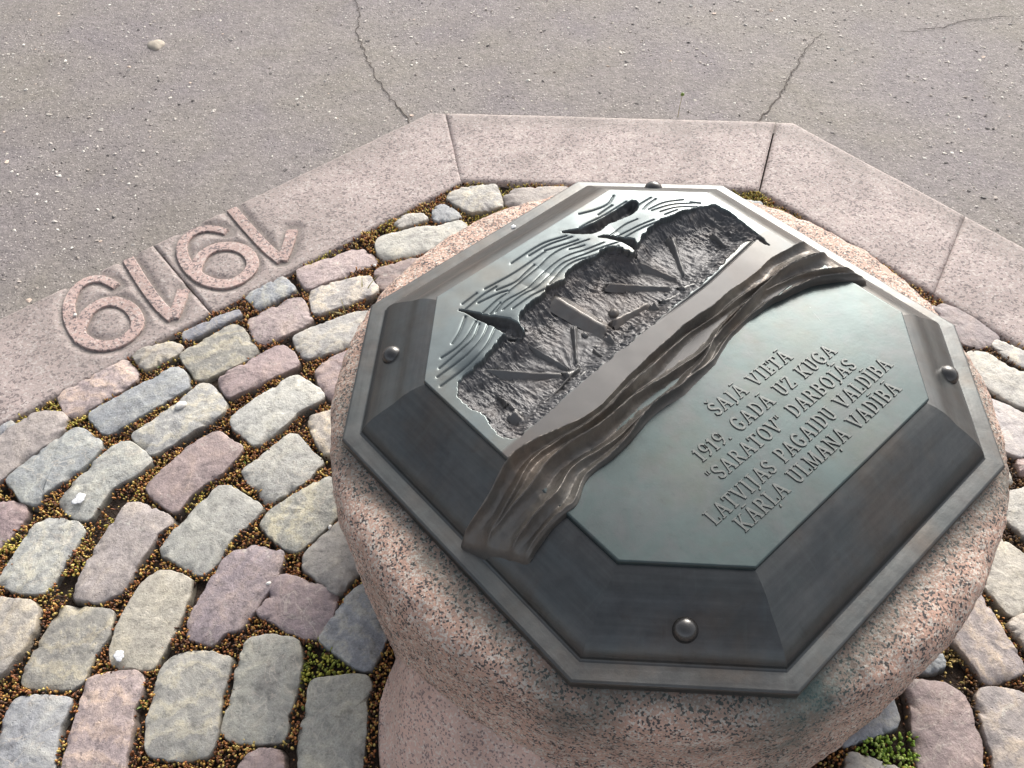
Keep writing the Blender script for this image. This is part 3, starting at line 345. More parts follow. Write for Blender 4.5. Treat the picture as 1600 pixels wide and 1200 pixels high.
for si, (inn, out_) in enumerate(slabs):
    big = si in (1, 2); L = np.linalg.norm(np.array(out_[-1])-np.array(out_[0]))
    nu_ = int(L/.0035) if big else int(L/.012); nv_ = 92 if big else 30
    def bent(P, n):
        P = np.array(P)
        if len(P) == 2 or np.linalg.norm(P[1]-P[2]) < .02: return resample(P[[0, -1]] if len(P) == 2 else np.vstack([P[:2]]), n)
        return resample(P, n)
    A = bent(inn, nu_); B = bent(out_, nu_)
    g0, g1 = gaps[si]; tdir = (A[-1]-A[0])/np.linalg.norm(A[-1]-A[0])
    s = np.linspace(0, 1, nv_); G3 = A[:, None]*(1-s)[None, :, None]+B[:, None]*s[None, :, None]
    t = np.linspace(0, 1, nu_)
    sh = (g0*(1-t)-g1*t)*np.where((t < .02) | (t > .98), 1., 1.)
    G3 = G3+(tdir[None, :]*sh[:, None])[:, None, :]
    X, Y = G3[..., 0], G3[..., 1]
    du = np.minimum(t, 1-t)[:, None]*L; dv = np.minimum(s, 1-s)[None, :]*.3185
    e = np.minimum(du, dv)+.003*fbm(X*60, Y*60, 2)
    Z = .0015*fbm(X*6, Y*6, 3)+.0006*fbm(X*55, Y*55, 3)-.0045*(1-sstep(0, .008, e))+.0005
    if si == 0: Z += .001
    dirt = sstep(.22, .30, s[None, :]*.3185+.05*fbm(X*9, Y*9, 4))*.45*np.ones_like(X)
    if big:
        dm = np.full(X.shape, 9.)
        for st_ in strokes: dm = np.minimum(dm, segdist(st_[::2], X, Y)[0])
        c = sstep(NW*.5+.026, NW*.5+.001, dm+.006*fbm(X*40, Y*40, 3))
        Z = Z-.0058*c; dirt = np.maximum(dirt, c*.8)
        reg = sstep(.25, .02, dm); dirt = np.maximum(dirt, reg*.35)
    V = np.stack([X, Y, Z], -1)
    skirt = np.concatenate([V[:, :1]*[1, 1, 0]+[0, 0, -.1], V, V[:, -1:]*[1, 1, 0]+[0, 0, -.1]], 1)
    skirt = np.concatenate([skirt[:1]*[1, 1, 0]+[0, 0, -.1], skirt, skirt[-1:]*[1, 1, 0]+[0, 0, -.1]], 0)
    dd = np.pad(np.broadcast_to(dirt, X.shape), 1, mode='edge')
    o = mesh_obj('kerb_slab', skirt.reshape(-1, 3), grid_faces(nu_+2, nv_+2), M_kerb, kerb, attrs=dict(dirt=dd.ravel()))
    slabs[si] = o
def sweep(path, w, prof, n=60, cap=True, wf=None):
    P = resample(chaikin(path, 3), n); d = np.gradient(P, axis=0); d /= np.linalg.norm(d, axis=1)[:, None]+1e-9; nn = np.c_[-d[:, 1], d[:, 0]]
    out = []; N = len(P)
    for i in range(N):
        k = 1. if wf is None else wf(i/(N-1.))
        out.append([[*(P[i]+nn[i]*a*w*.5*k), z] for a, z in prof])
    if cap:
        for end, sg in ((0, -1), (-1, 1)):
            base = [[*(P[end]+d[end]*sg*.008+nn[end]*a*w*.45*(1. if wf is None else wf(0. if end == 0 else 1.))), -.014] for a, z in prof]
            out = [base]+out if end == 0 else out+[base]
    return np.array(out)
nprof = [(-1.12, -.014), (-1.04, -.0075), (-.99, -.0012), (-.96, -.0001), (-.90, .0006), (0, .0010), (.90, .0006), (.96, -.0001), (.99, -.0012), (1.04, -.0075), (1.12, -.014)]
for i, nu in enumerate(NUMERALS):
    Vs, Fs, b0, ds = [], [], 0, []
    for q, poly in enumerate(nu):
        nn = 110 if len(poly) > 8 else 34
        G = sweep(poly, NW*(.98 if len(poly) > 8 else 1.), nprof, nn, wf=(None if len(poly) < 8 else (lambda u_: .75+.35*min(1, u_*3.))))
        G[..., 2] += .0012*fbm(G[..., 0]*90, G[..., 1]*90, 3)+q*.0003
        Vs.append(G.reshape(-1, 3)); Fs.append(grid_faces(G.shape[0], len(nprof))+b0); b0 += G.shape[0]*len(nprof)
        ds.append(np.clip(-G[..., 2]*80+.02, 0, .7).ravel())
    mesh_obj('numeral', np.vstack(Vs), np.vstack(Fs), M_num, slabs[2] if i < 2 else slabs[1], smooth=False, attrs=dict(dirt=np.concatenate(ds)))

# ---------------------------------------------------------------- cobbles
TINT = dict(pinkspeck=(.41, .335, .315, .75), bluegrey=(.315, .326, .335, .2), cream=(.44, .408, .342, .2), beigepink=(.36, .318, .295, .35), lightgrey=(.38, .378, .35, .25),
            tan=(.365, .342, .305, .25), pink=(.335, .262, .252, .2), white=(.47, .452, .41, .35), purple=(.28, .228, .228, .2), purplepink=(.31, .258, .262, .65), greenish=(.37, .362, .318, .25))
pave = mesh_obj('cobble_pavement', *(lambda n: (lambda X, Y: (np.stack([X, Y, -.0185+.007*fbm(X*28, Y*28, 4)+.003*fbm(X*140, Y*140, 2)], -1).reshape(-1, 3), grid_faces(n, n)))(*np.meshgrid(np.linspace(-1.66, 1.56, n), np.linspace(-1.68, 1.10, n), indexing='ij')))(340), M_soil)
tag(pave, 'ring of uneven old granite cobbles with mossy joints round the bollard', kind='structure')
# crop the bed to the octagon
me = pave.data; bmx = bmesh.new(); bmx.from_mesh(me)
dl = [v_ for v_ in bmx.verts if outd(v_.co[0], v_.co[1]) > RI+.03]
bmesh.ops.delete(bmx, geom=dl, context='VERTS'); bmx.to_mesh(me); bmx.free()
RES = .0015; gx = np.arange(-1.64, 1.54, RES); gy = np.arange(-1.66, 1.10, RES); GX, GY = np.meshgrid(gx, gy, indexing='ij')
inside = outd(GX, GY) < RI-.002
stone_mask = np.zeros(GX.shape, bool)
def mark(P, test=False):
    P = np.asarray(P)
    if test and (P[:, 0].min() < gx[0] or P[:, 1].min() < gy[0] or P[:, 0].max() > gx[-1] or P[:, 1].max() > gy[-1]): return 1.
    a = np.maximum(((P.min(0)-[gx[0], gy[0]])/RES).astype(int)-1, 0); b = ((P.max(0)-[gx[0], gy[0]])/RES).astype(int)+2
    sl = (slice(a[0], max(b[0], a[0])), slice(a[1], max(b[1], a[1]))); m = pip(P, GX[sl], GY[sl])
    if test: return (m & (stone_mask[sl] | ~inside[sl])).sum()/max(m.sum(), 1)
    stone_mask[sl] |= m
def cobble(poly, kind, hi, rng, N=96, grow=.0046):
    P = resample(chaikin(poly, 1, True, .15), N, True)
    if np.sum(P[:, 0]*np.roll(P[:, 1], -1)-np.roll(P[:, 0], -1)*P[:, 1]) < 0: P = P[::-1]
    c = P.mean(0); a = np.arange(N)/N*2*math.pi; sd = rng.rand()*90
    d = np.roll(P, -1, 0)-np.roll(P, 1, 0); nn = np.c_[d[:, 1], -d[:, 0]]/np.linalg.norm(d, axis=1)[:, None]
    wob = .0018*fbm(P[:, 0]*36+sd, P[:, 1]*36, 2)+.0026*fbm(P[:, 0]*130+sd, P[:, 1]*130, 2)
    P = P+nn*(wob+grow)[:, None]
    mark(P)
    tilt = rng.randn(2)*.022; h0 = .0025+rng.randn()*.0026+(.008 if hi else 0)
    ed = .55+1.5*np.abs(fbm(np.cos(a)*3.+sd, np.sin(a)*3., 3))
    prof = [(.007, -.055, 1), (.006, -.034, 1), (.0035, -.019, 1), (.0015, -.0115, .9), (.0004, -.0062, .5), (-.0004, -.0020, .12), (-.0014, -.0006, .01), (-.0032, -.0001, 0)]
    Vs = []; E = []
    rad = np.linalg.norm(P-c, axis=1)
    for off, z, eg in prof:
        k = (rad+off*ed*(1.5 if hi else 1))/rad if off < 0 else None
        Q = c+(P-c)*k[:, None] if off < 0 else P+nn*off
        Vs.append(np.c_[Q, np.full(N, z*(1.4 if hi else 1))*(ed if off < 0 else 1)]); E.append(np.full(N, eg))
    inner = Vs[-1][:, :2]
    for k, s in enumerate((.84, .68, .5, .3, .12)):
        Vs.append(np.c_[c+(inner-c)*s, np.full(N, .0006+.0022*(1-s))]); E.append(np.zeros(N))
    G = np.array(Vs)
    for _ in range(0): pass
    amp = .6+.8*rng.rand()
    G[..., 2] += (.0030*amp*fbm(G[..., 0]*14+sd, G[..., 1]*14, 2)+.0026*amp*np.abs(fbm(G[..., 0]*30+sd+G[..., 1]*14, G[..., 1]*34, 3, .55))+.0012*fbm(G[..., 0]*85+sd, G[..., 1]*85, 2, .6))*np.linspace(.4, 1, len(G))[:, None]
    ch = np.maximum(0, fbm(np.cos(a)*3.6+sd+9, np.sin(a)*3.6, 3)-.06)*.020
    G[3:9, :, 2] -= (ch[None]*np.array([.3, .7, 1, 1., .75, .15])[:, None])
    G[..., 2] += h0+(G[..., 0]-c[0])*tilt[0]+(G[..., 1]-c[1])*tilt[1]
    G[..., 0] -= c[0]; G[..., 1] -= c[1]
    V = np.vstack([G.reshape(-1, 3), [0, 0, G[-1, :, 2].mean()]]); M_ = len(G)
    i = np.arange(N); fs = []
    for r in range(M_-1): fs.append(np.stack([r*N+i, r*N+(i+1) % N, (r+1)*N+(i+1) % N, (r+1)*N+i], 1))
    F = np.vstack(fs).tolist()+[[(M_-1)*N+k, (M_-1)*N+(k+1) % N, M_*N] for k in range(N)]
    o = mesh_obj('cobblestone', V, F, M_sett, pave, attrs=dict(edge=np.r_[np.concatenate(E), 0]))
    o.location = (c[0], c[1], 0)
    t = np.array(TINT[kind]); t[:3] *= .95; t[:3] *= 1+rng.randn()*.035; t[:3] *= 1+rng.randn(3)*.012; o.color = t
    return o
rng = np.random.RandomState(11)
for kind, hi, poly in STONES: cobble(poly, kind, hi, rng)
kinds = ['white', 'cream', 'pink', 'beigepink', 'bluegrey', 'lightgrey', 'tan', 'greenish', 'pinkspeck', 'purple']
# the ring goes on behind the bollard and outside the photograph's frame
for rr in np.arange(.60, 1.34, .128):
    n_ = int(2*math.pi*rr/.205); ph = rng.rand()*6
    for q in range(n_):
        a = ph+q*2*math.pi/n_; ok = False
        for sc_ in (1., .72, .5):
            w_, l_ = .052*sc_+.003, .090*sc_
            P = []
            for u_, v_ in ((-1, -.8), (-.8, -1), (0, -1.03), (.8, -1), (1, -.8), (1, .8), (.8, 1), (0, 1.03), (-.8, 1), (-1, .8)):
                r_ = rr+v_*w_*(1+.06*rng.randn()); th = a+u_*l_/rr*(1+.03*rng.randn()); P.append((r_*math.cos(th), r_*math.sin(th)))
            G2 = [(np.array(p_)-np.mean(P, 0))*1.12+np.mean(P, 0) for p_ in P]
            if mark(G2, True) < .004: ok = True; break
        if ok: cobble(P, kinds[rng.randint(len(kinds))], 0, rng, 48, .001)

# ---------------------------------------------------------------- moss in the joints
TH = np.radians([-180, -165, -150, -146.3, -145, -141.4, -134, -125, -115, -100, -85, -72, -62, -50, 0, 90, 180])
RB = np.array([1.19, 1.19, 1.19, 1.205, 1.25, 1.35, 1.485, 1.60, 1.64, 1.60, 1.42, 1.24, 1.185, 1.18, 1.18, 1.18, 1.19])*U
base_r = lambda th: np.interp(th, TH, RB)
RHO = np.hypot(GX, GY); free = inside & ~stone_mask & (RHO > base_r(np.arctan2(GY, GX))+.002)
cam2 = np.array(CAM_POS)
Rm = np.array(CAM_ROT)
def project(X, Y, Z=0.):
    q = np.stack([X-cam2[0], Y-cam2[1], np.full(np.shape(X), Z)-cam2[2]], -1)@Rm
    return q[..., 0]/-q[..., 2], q[..., 1]/-q[..., 2]
px_, py_ = project(GX, GY)
view = (np.abs(px_) < .82) & (py_ < .5) & (py_ > -.60)
idx = np.argwhere(free & view); rs = np.random.RandomState(5)
near = np.hypot(GX[tuple(idx.T)]-cam2[0], GY[tuple(idx.T)]-cam2[1])
cl_ = fbm(GX[tuple(idx.T)]*17+3, GY[tuple(idx.T)]*17, 3); keep = rs.rand(len(idx)) < .125*sstep(-.34, -.08, cl_)+.006; idx = idx[keep]
mx = GX[tuple(idx.T)]+rs.rand(len(idx))*RES; my = GY[tuple(idx.T)]+rs.rand(len(idx))*RES; nm = len(idx)
pal = np.array([(.06, .028, .013), (.125, .048, .018), (.21, .072, .022), (.30, .125, .032), (.40, .23, .055), (.48, .36, .11)])
pyel = np.array([(.12, .09, .02), (.24, .20, .035), (.36, .30, .05), (.44, .37, .08), (.28, .16, .04)])
pgrn = np.array([(.12, .14, .02), (.22, .24, .035), (.30, .31, .045), (.40, .36, .06)])
pbri = np.array([(.10, .17, .015), (.17, .26, .025), (.26, .36, .05), (.38, .46, .12)])
pdrk = np.array([(.03, .017, .010), (.06, .03, .015), (.10, .05, .02), (.22, .13, .05)])
ptan = np.array([(.07, .04, .015), (.20, .13, .04), (.34, .25, .08), (.42, .33, .12)])
cols = pal[np.minimum((rs.rand(nm)**1.15*6+1.2*fbm(mx*9, my*9, 3)).clip(0, 5.99).astype(int), 5)]
tall = np.full(nm, 1.); fat = np.full(nm, 1.)
clump = fbm(mx*22, my*22, 3)
for zx, zy, zr, zc in MOSS_ZONES:
    w_ = np.exp(-((mx-zx)**2+(my-zy)**2)/(zr*zr*.55)); sel = rs.rand(nm) < w_*1.25
    pl_ = dict(y=pyel, g=pgrn, G=pbri, b=pdrk, t=ptan)[zc]; k = (rs.rand(nm)*len(pl_)).astype(int); cols = np.where(sel[:, None], pl_[k], cols)
    if zc in 'gG': tall = np.where(sel, 1.35, tall); fat = np.where(sel, 1.2, fat)
cols = cols*(.8+.4*rs.rand(nm))[:, None]
ln = (.0055+.0065*rs.rand(nm)+.003*np.maximum(clump, -.3))*tall; rd = (.0013+.0014*rs.rand(nm))*fat
z0 = -.0145+.0060*rs.rand(nm)+.007*np.maximum(clump, -.4)
q6 = np.arange(6)/6*2*math.pi
tv = [(0, 0, 0)]+[(math.cos(a), math.sin(a), .45) for a in q6]+[(.85*math.cos(a+.5), .85*math.sin(a+.5), .82) for a in q6]+[(0, 0, 1.)]
tv = np.array(tv); tf = [[0, 1+(k+1) % 6, 1+k] for k in range(6)]
for k in range(6): tf += [[1+k, 1+(k+1) % 6, 7+k], [1+(k+1) % 6, 7+(k+1) % 6, 7+k]]
tf += [[7+k, 7+(k+1) % 6, 13] for k in range(6)]; tf = np.array(tf)
rot = rs.rand(nm)*6.28; cs, sn = np.cos(rot), np.sin(rot); lean = rs.randn(nm, 2)*.38
LX = tv[None, :, 0]*rd[:, None]; LY = tv[None, :, 1]*rd[:, None]; LZ = tv[None, :, 2]*ln[:, None]
VX = mx[:, None]+LX*cs[:, None]-LY*sn[:, None]+lean[:, :1]*LZ; VY = my[:, None]+LX*sn[:, None]+LY*cs[:, None]+lean[:, 1:]*LZ
V = np.stack([VX, VY, z0[:, None]+LZ], -1).reshape(-1, 3)
F = (tf[None]+(np.arange(nm)*14)[:, None, None]).reshape(-1, 3)
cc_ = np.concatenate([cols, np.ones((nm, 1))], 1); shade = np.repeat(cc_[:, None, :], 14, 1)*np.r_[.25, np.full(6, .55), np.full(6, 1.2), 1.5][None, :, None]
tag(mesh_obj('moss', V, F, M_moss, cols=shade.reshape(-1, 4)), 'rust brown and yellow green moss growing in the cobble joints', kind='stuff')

# ---------------------------------------------------------------- loose grit on the asphalt
ng = 15000; rs = np.random.RandomState(21)
gx_ = rs.uniform(-2.6, 3., ng*4); gy_ = rs.uniform(.2, 4.2, ng*4)
dist_o = outd(gx_, gy_)
ok = (dist_o > RO+.004) & (rs.rand(ng*4) < .30+1.1*(fbm(gx_*2.0, gy_*2.0, 3)+.2)); gx_, gy_ = gx_[ok][:ng], gy_[ok][:ng]; ng = len(gx_)
od = np.array([(1, 0, 0), (0, 1, 0), (-1, 0, 0), (0, -1, 0), (.55, .55, .62), (-.55, .55, .62), (-.55, -.55, .62), (.55, -.55, .62), (0, 0, .9), (0, 0, -.5)])
of = np.array([[0, 4, 3+4], [0, 1, 4], [1, 5, 4], [1, 2, 5], [2, 6, 5], [2, 3, 6], [3, 7, 6], [3, 0, 7], [4, 5, 8], [5, 6, 8], [6, 7, 8], [7, 4, 8]])
sz = (.0013+.0044*rs.rand(ng)**3.); sq = np.c_[1+.5*rs.rand(ng), .7+.5*rs.rand(ng), .45+.35*rs.rand(ng)]; ro_ = rs.rand(ng)*6.28
pc = np.array([(.72, .69, .62), (.60, .55, .48), (.5, .46, .42), (.40, .35, .31), (.30, .26, .23), (.10, .09, .085), (.66, .52, .42)])
cg = pc[rs.choice(7, ng, p=(.14, .20, .22, .17, .12, .12, .03))]*(.85+.25*rs.rand(ng))[:, None]
jit = 1+.3*rs.randn(ng, 10, 1); O = od[None]*jit*sq[:, None, :]*sz[:, None, None]
VX = gx_[:, None]+O[..., 0]*np.cos(ro_)[:, None]-O[..., 1]*np.sin(ro_)[:, None]; VY = gy_[:, None]+O[..., 0]*np.sin(ro_)[:, None]+O[..., 1]*np.cos(ro_)[:, None]
V = np.stack([VX, VY, -.0062+O[..., 2]], -1).reshape(-1, 3); F = (of[None]+(np.arange(ng)*10)[:, None, None]).reshape(-1, 3)
tag(mesh_obj('grit', V, F, M_grav, smooth=False, cols=np.repeat(np.c_[cg, np.ones(ng)][:, None], 10, 1).reshape(-1, 4)), 'pale and dark grit scattered over the asphalt', kind='stuff')

# ---------------------------------------------------------------- bollard
PZ = PLAQUE_Z
prof = np.array([(0.0, -.036), (.98, -.036), (1.06, -.038), (1.105, -.042), (1.15, -.056), (1.185, -.082), (1.20, -.115), (1.208, -.17), (1.212, -.25), (1.212, -.30), (1.211, -.38), (1.208, -.47), (1.203, -.57), (1.196, -.68), (1.19, -.80), (1.18, -.90)])
pr = resample(np.vstack([prof[:1]*1., prof[1:]]), 150); nth = 420
pr = np.vstack([prof[:1], resample(chaikin(prof[1:], 2), 150)])
th = np.arange(nth)/nth*2*math.pi-math.pi; TT, RR = np.meshgrid(th, pr[:, 0]*U, indexing='ij'); ZZ = np.broadcast_to(pr[:, 1]*U+PZ, TT.shape).copy()
front = np.exp(-((TT+math.radians(100))/.55)**2)
RR = RR*(1+.004*np.sin(2*TT+.6)+front*.055*sstep(-.2, -.9, pr[:, 1])[None])
nz = .0035*fbm(np.cos(TT)*9+20, np.sin(TT)*9+ZZ*11, 4)+.0035*fbm(TT*18+40, ZZ*40, 4, .6)+.0014*fbm(TT*85, ZZ*190, 3, .6)
w_ = sstep(1.0, 1.12, pr[:, 0])[None]; RR = RR+nz*w_*1.1; ZZ = ZZ+nz*w_*.5
X, Y = RR*np.cos(TT), RR*np.sin(TT)
ca, sa = math.cos(PLAQUE_ANGLE), math.sin(PLAQUE_ANGLE)
lx = (X*ca+Y*sa)/U; ly = (-X*sa+Y*ca)/U; zl = (ZZ-PZ)/U
octd = np.maximum(np.maximum(np.abs(lx), np.abs(ly))-1., (np.abs(lx)+np.abs(ly)-1.556)/1.4142)
low = sstep(.35, -.25, Y/np.maximum(np.hypot(X, Y), .01))
stain = sstep(.115, .03, octd+.05*fbm(TT*7, ZZ*22, 4))*low*sstep(-.36, -.22, zl)
vd_ = np.exp(-((lx+.556-.05)**2+(ly+1.03)**2)/.016)*sstep(.24, .0, octd)*low
mesh_b = (np.stack([X, Y, ZZ], -1).reshape(-1, 3), grid_faces(nth, len(pr), True))
boll = mesh_obj('stone_bollard', *mesh_b, M_gran, attrs=dict(stain=stain.ravel(), verdigris=vd_.ravel()))
tag(boll, 'massive round rough granite bollard standing in the cobbles', 'bollard')
sv = np.array([(0., 1.), (.12, .88), (.28, .72), (.45, .52), (.62, .32), (.78, .15), (.9, .05), (1., 0.), (1., -.2)]); sv = resample(chaikin(sv, 2), 36)
T2, S2 = np.meshgrid(th, sv[:, 0], indexing='ij'); Hh = np.broadcast_to(sv[:, 1], T2.shape)
rb = base_r(T2); r0 = 1.14*U; lobe = sstep(1.19*U, 1.5*U, rb)
X = (r0+(rb-r0)*S2); Z = np.where(Hh >= 0, Hh*(.06+.16*lobe), Hh*.2)
nz = .0012*fbm(T2*30, S2*20, 3); X = X+nz
mesh_obj('base', np.stack([X*np.cos(T2), X*np.sin(T2), Z-.004], -1).reshape(-1, 3), grid_faces(nth, len(sv), True), M_base, boll)['label'] = 'smoother pink granite base flaring out under the bollard'

# ---------------------------------------------------------------- bronze plaque
plq = link(bpy.data.objects.new('bronze_plaque', None)); plq.location = (0, 0, PZ); plq.rotation_euler = (0, 0, PLAQUE_ANGLE)
tag(plq, 'eight-sided dark bronze memorial plaque with harbour relief and inscription', 'plaque')
S0, T0, S1, T1 = 1., .556, .714, .4406
tof = lambda s: T1+(s-S1)*(T0-T1)/(S0-S1)
mp = np.array([(1.001, -.040), (1.003, -.036), (1.003, -.008), (1.0, -.001), (.994, .0005), (.97, .0012), (.944, .001), (.938, .004), (.933, .016), (.925, .030), (.912, .046), (.895, .062), (.86, .087), (.82, .111), (.79, .136), (.765, .150), (.745, .158), (.728, .163), (.71, .166), (.69, .166)])
def prof_z(s): return np.interp(s, mp[::-1, 0], mp[::-1, 1])
def octs(x, y):   # profile coordinate s of a point in plaque units
    ax, ay = np.abs(x), np.abs(y); k = (T0-T1)/(S0-S1)
    sd = (ax+ay-T1+S1*k)/(1+k)
    return np.maximum(np.maximum(ax, ay), sd)
pts = [(mp[0, 0], mp[0, 1])]
for a, b in zip(mp[:-1], mp[1:]):
    for q in (.5, 1.): pts.append(tuple(a+(b-a)*q))
pts = np.array(pts); Vs, Fs, UV, b0 = [], [], [], 0
cuts = [0]+[int(np.argmin(np.hypot(pts[:, 0]-a, pts[:, 1]-b))) for a, b in ((1.003, -.008), (.994, .0005), (.944, .001), (.933, .016))]+[len(pts)-1]
allpts = pts
for k in range(8):
    a = k*math.pi/4; NS = 40; u_ = np.linspace(-1, 1, NS)
    for c0_, c1_ in zip(cuts[:-1], cuts[1:]):
     pts = allpts[c0_:c1_+1]; s = pts[:, 0]; t = tof(s)
     if k % 2 == 0: d, half = s, t
     else: d, half = (s+t)/math.sqrt(2), (s-t)/math.sqrt(2)
     D, Uu = np.meshgrid(d, u_, indexing='xy'); Hf = np.broadcast_to(half, D.shape); Zp = np.broadcast_to(pts[:, 1], D.shape)
     x = D*math.cos(a)-Uu*Hf*math.sin(a); y = D*math.sin(a)+Uu*Hf*math.cos(a)
     edge = 1-np.abs(Uu)**6
     Zp = Zp+edge*.0016*fbm(x*9, y*9, 3)
     Vs.append(np.stack([x*U, y*U, Zp*U], -1).reshape(-1, 3)); Fs.append(grid_faces(NS, len(pts))+b0); b0 += NS*len(pts)
     UV.append(np.stack([Uu*Hf+k*3, D], -1).reshape(-1, 2))
frame = mesh_obj('moulded_frame', np.vstack(Vs), np.vstack(Fs), M_frame, plq)
uvl = frame.data.uv_layers.new(name='UVMap'); UVs = np.vstack(UV); li = np.zeros(len(frame.data.loops), np.int32); frame.data.loops.foreach_get('vertex_index', li)
uvl.data.foreach_set('uv', UVs[li].astype(np.float32).ravel())
# underside lip
PT = .1849
def xlim(y):  # half width of the inner octagon at y
    ay = np.abs(y); return np.where(ay <= T1, S1, S1-(ay-T1)*(S1-T1)/(S1-T1))
def panel_grid(y0, y1, ny, nx):
    ys = np.linspace(y0, y1, ny); us = np.linspace(-1, 1, nx)
    return us[None]*xlim(ys)[:, None], np.broadcast_to(ys[:, None], (ny, nx)).copy()
def with_skirt(x, y, z, drop=.022):
    ny, nx = x.shape
    Vt = np.stack([x*U, y*U, z*U], -1).reshape(-1, 3); F = grid_faces(ny, nx)
    loop = np.r_[np.arange(nx), (np.arange(1, ny))*nx+nx-1, (ny-1)*nx+np.arange(nx-2, -1, -1), np.arange(ny-2, 0, -1)*nx]
    low_ = Vt[loop]*1.; top_ = Vt[loop]*1.; low_[:, 2] = (PT-drop)*U
    # small bevel ring
    b0 = len(Vt); n = len(loop); bev = top_.copy(); r = np.hypot(bev[:, 0], bev[:, 1]); bev[:, :2] *= (1+.0012/r)[:, None]; bev[:, 2] -= .0011; low_[:, :2] = bev[:, :2]
    i = np.arange(n); j = (i+1) % n
    F2 = np.vstack([np.stack([loop[i], loop[j], b0+j, b0+i], 1), np.stack([b0+i, b0+j, b0+n+j, b0+n+i], 1)])
    return np.vstack([Vt, bev, low_]), np.vstack([F, F2])
# text panel
x, y = panel_grid(-S1, -.098, 150, 260)
z = PT+.0010*fbm(x*4, y*4, 2)
V, F = with_skirt(x, y, z); text_panel = mesh_obj('text_panel', V, F, M_text, plq)
# relief panel
x, y = panel_grid(-.102, S1, 520, 800)
h = .0010*fbm(x*6, y*6, 3)
wl = np.zeros_like(x)
swell = np.zeros_like(x)
for P in WAVE_LINES:
    P = np.array(P); P = np.vstack([P[0]+(P[0]-P[1])*.22, P, P[-1]+(P[-1]-P[-2])*.22]); P = chaikin(P, 2); a = P.min(0)-.05; b = P.max(0)+.05
    iy = np.where((y[:, 0] > a[1]) & (y[:, 0] < b[1]))[0]
    if len(iy) == 0: continue
    sl = slice(iy[0], iy[-1]+1); d, t = segdist(P, x[sl], y[sl]); tp = np.clip(np.minimum(t, 1-t)*7+.3, 0, 1)
    wl[sl] = np.minimum(wl[sl], -.0062*tp*(.7*np.exp(-(d/.0024/(.4+.6*tp))**2)+.3*np.exp(-(d/.006)**2))); swell[sl] += .0000*tp*np.exp(-((d-.009)/.006)**2)
D = chaikin(DUG, 1, True); ins = pip(D, x, y); sd, _ = segdist(D, x, y, True); sd = np.where(ins, sd, -sd)
sdn = sd+.010*fbm(x*38, y*38, 3, .6)
dug = sstep(-.001, .006, sdn)*.22+.78*sstep(.0, .075, sdn)
fis = np.zeros_like(x)
for Pf in FISSURES:
    Pf = chaikin(Pf, 1, True); i_ = pip(Pf, x, y); s_, _ = segdist(Pf, x, y, True); s_ = np.where(i_, s_, -s_)+.004*fbm(x*50, y*50, 2); fis = np.maximum(fis, sstep(-.001, .006, s_)*.35+.65*sstep(-.0, .022, s_))
ridged = lambda a, b, o: sum((.55**k)*(.5-np.abs(vnoise(a*2**k+9*k, b*2**k))*2) for k in range(o))
wx = x+.03*fbm(x*7, y*7, 2); wy = y+.03*fbm(x*7+9, y*7, 2)
rough = .0085*ridged(wx*34+wy*6, wy*15-wx*5, 4)+.0034*ridged(wx*60, wy*40, 3)+.0018*fbm(x*120, y*120, 2, .65)+.007*fbm(x*9, y*9, 2)-.004
fan = np.zeros_like(x)
for hx, hy in HUBS:
    r = np.hypot(x-hx, y-hy); a_ = np.arctan2(y-hy, x-hx); m = sstep(.23, .15, r)*sstep(.015, .05, r)*sstep(-.02, .08, y-hy+.02)
    fan = fan*(1-m)+m*(.0014*np.sin(a_*19+3*fbm(x*16, y*16, 2))*sstep(-.2, .3, fbm(x*9+hx*30, y*9, 2))+.0022*fbm(a_*9, r*40, 3))
    rough = rough*(1-.72*m)
upm = sstep(.0, .10, y-(np.interp(x, [-.75, -.55, -.19, .33, .65], [.045, .0615, .093, .106, .14])+.03))*sstep(-.62, -.50, x)*sstep(.66, .50, x)
lift = .020*np.exp(-(np.minimum(sd, 0)/.085)**2)*upm
h = h+lift+(wl+swell)*(1-sstep(-.004, .002, sdn))*(1-fis)
face = sstep(-.001, .006, sdn)
h = h*(1-face)+face*rough+dug*(-.046+fan)
h = h-fis*(1-dug)*(.040+.01*fbm(x*60, y*60, 2))
q_, _ = segdist(QUAY_LINE, x, y); h = h-.007*np.exp(-(q_/.0040)**2)*(1-dug)*sstep(.0, .3, x)
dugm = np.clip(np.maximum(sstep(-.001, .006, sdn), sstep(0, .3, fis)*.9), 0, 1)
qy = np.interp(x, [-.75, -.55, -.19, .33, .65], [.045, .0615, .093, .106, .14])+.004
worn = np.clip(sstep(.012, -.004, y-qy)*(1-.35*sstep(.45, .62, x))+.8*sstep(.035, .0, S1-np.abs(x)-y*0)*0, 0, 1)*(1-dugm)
V, F = with_skirt(x, y, PT+h)
nsk = len(V)-x.size
relief = mesh_obj('relief_panel', V, F, M_rel, plq, attrs=dict(dug=np.r_[dugm.ravel(), np.zeros(nsk)], worn=np.r_[worn.ravel(), np.zeros(nsk)]))
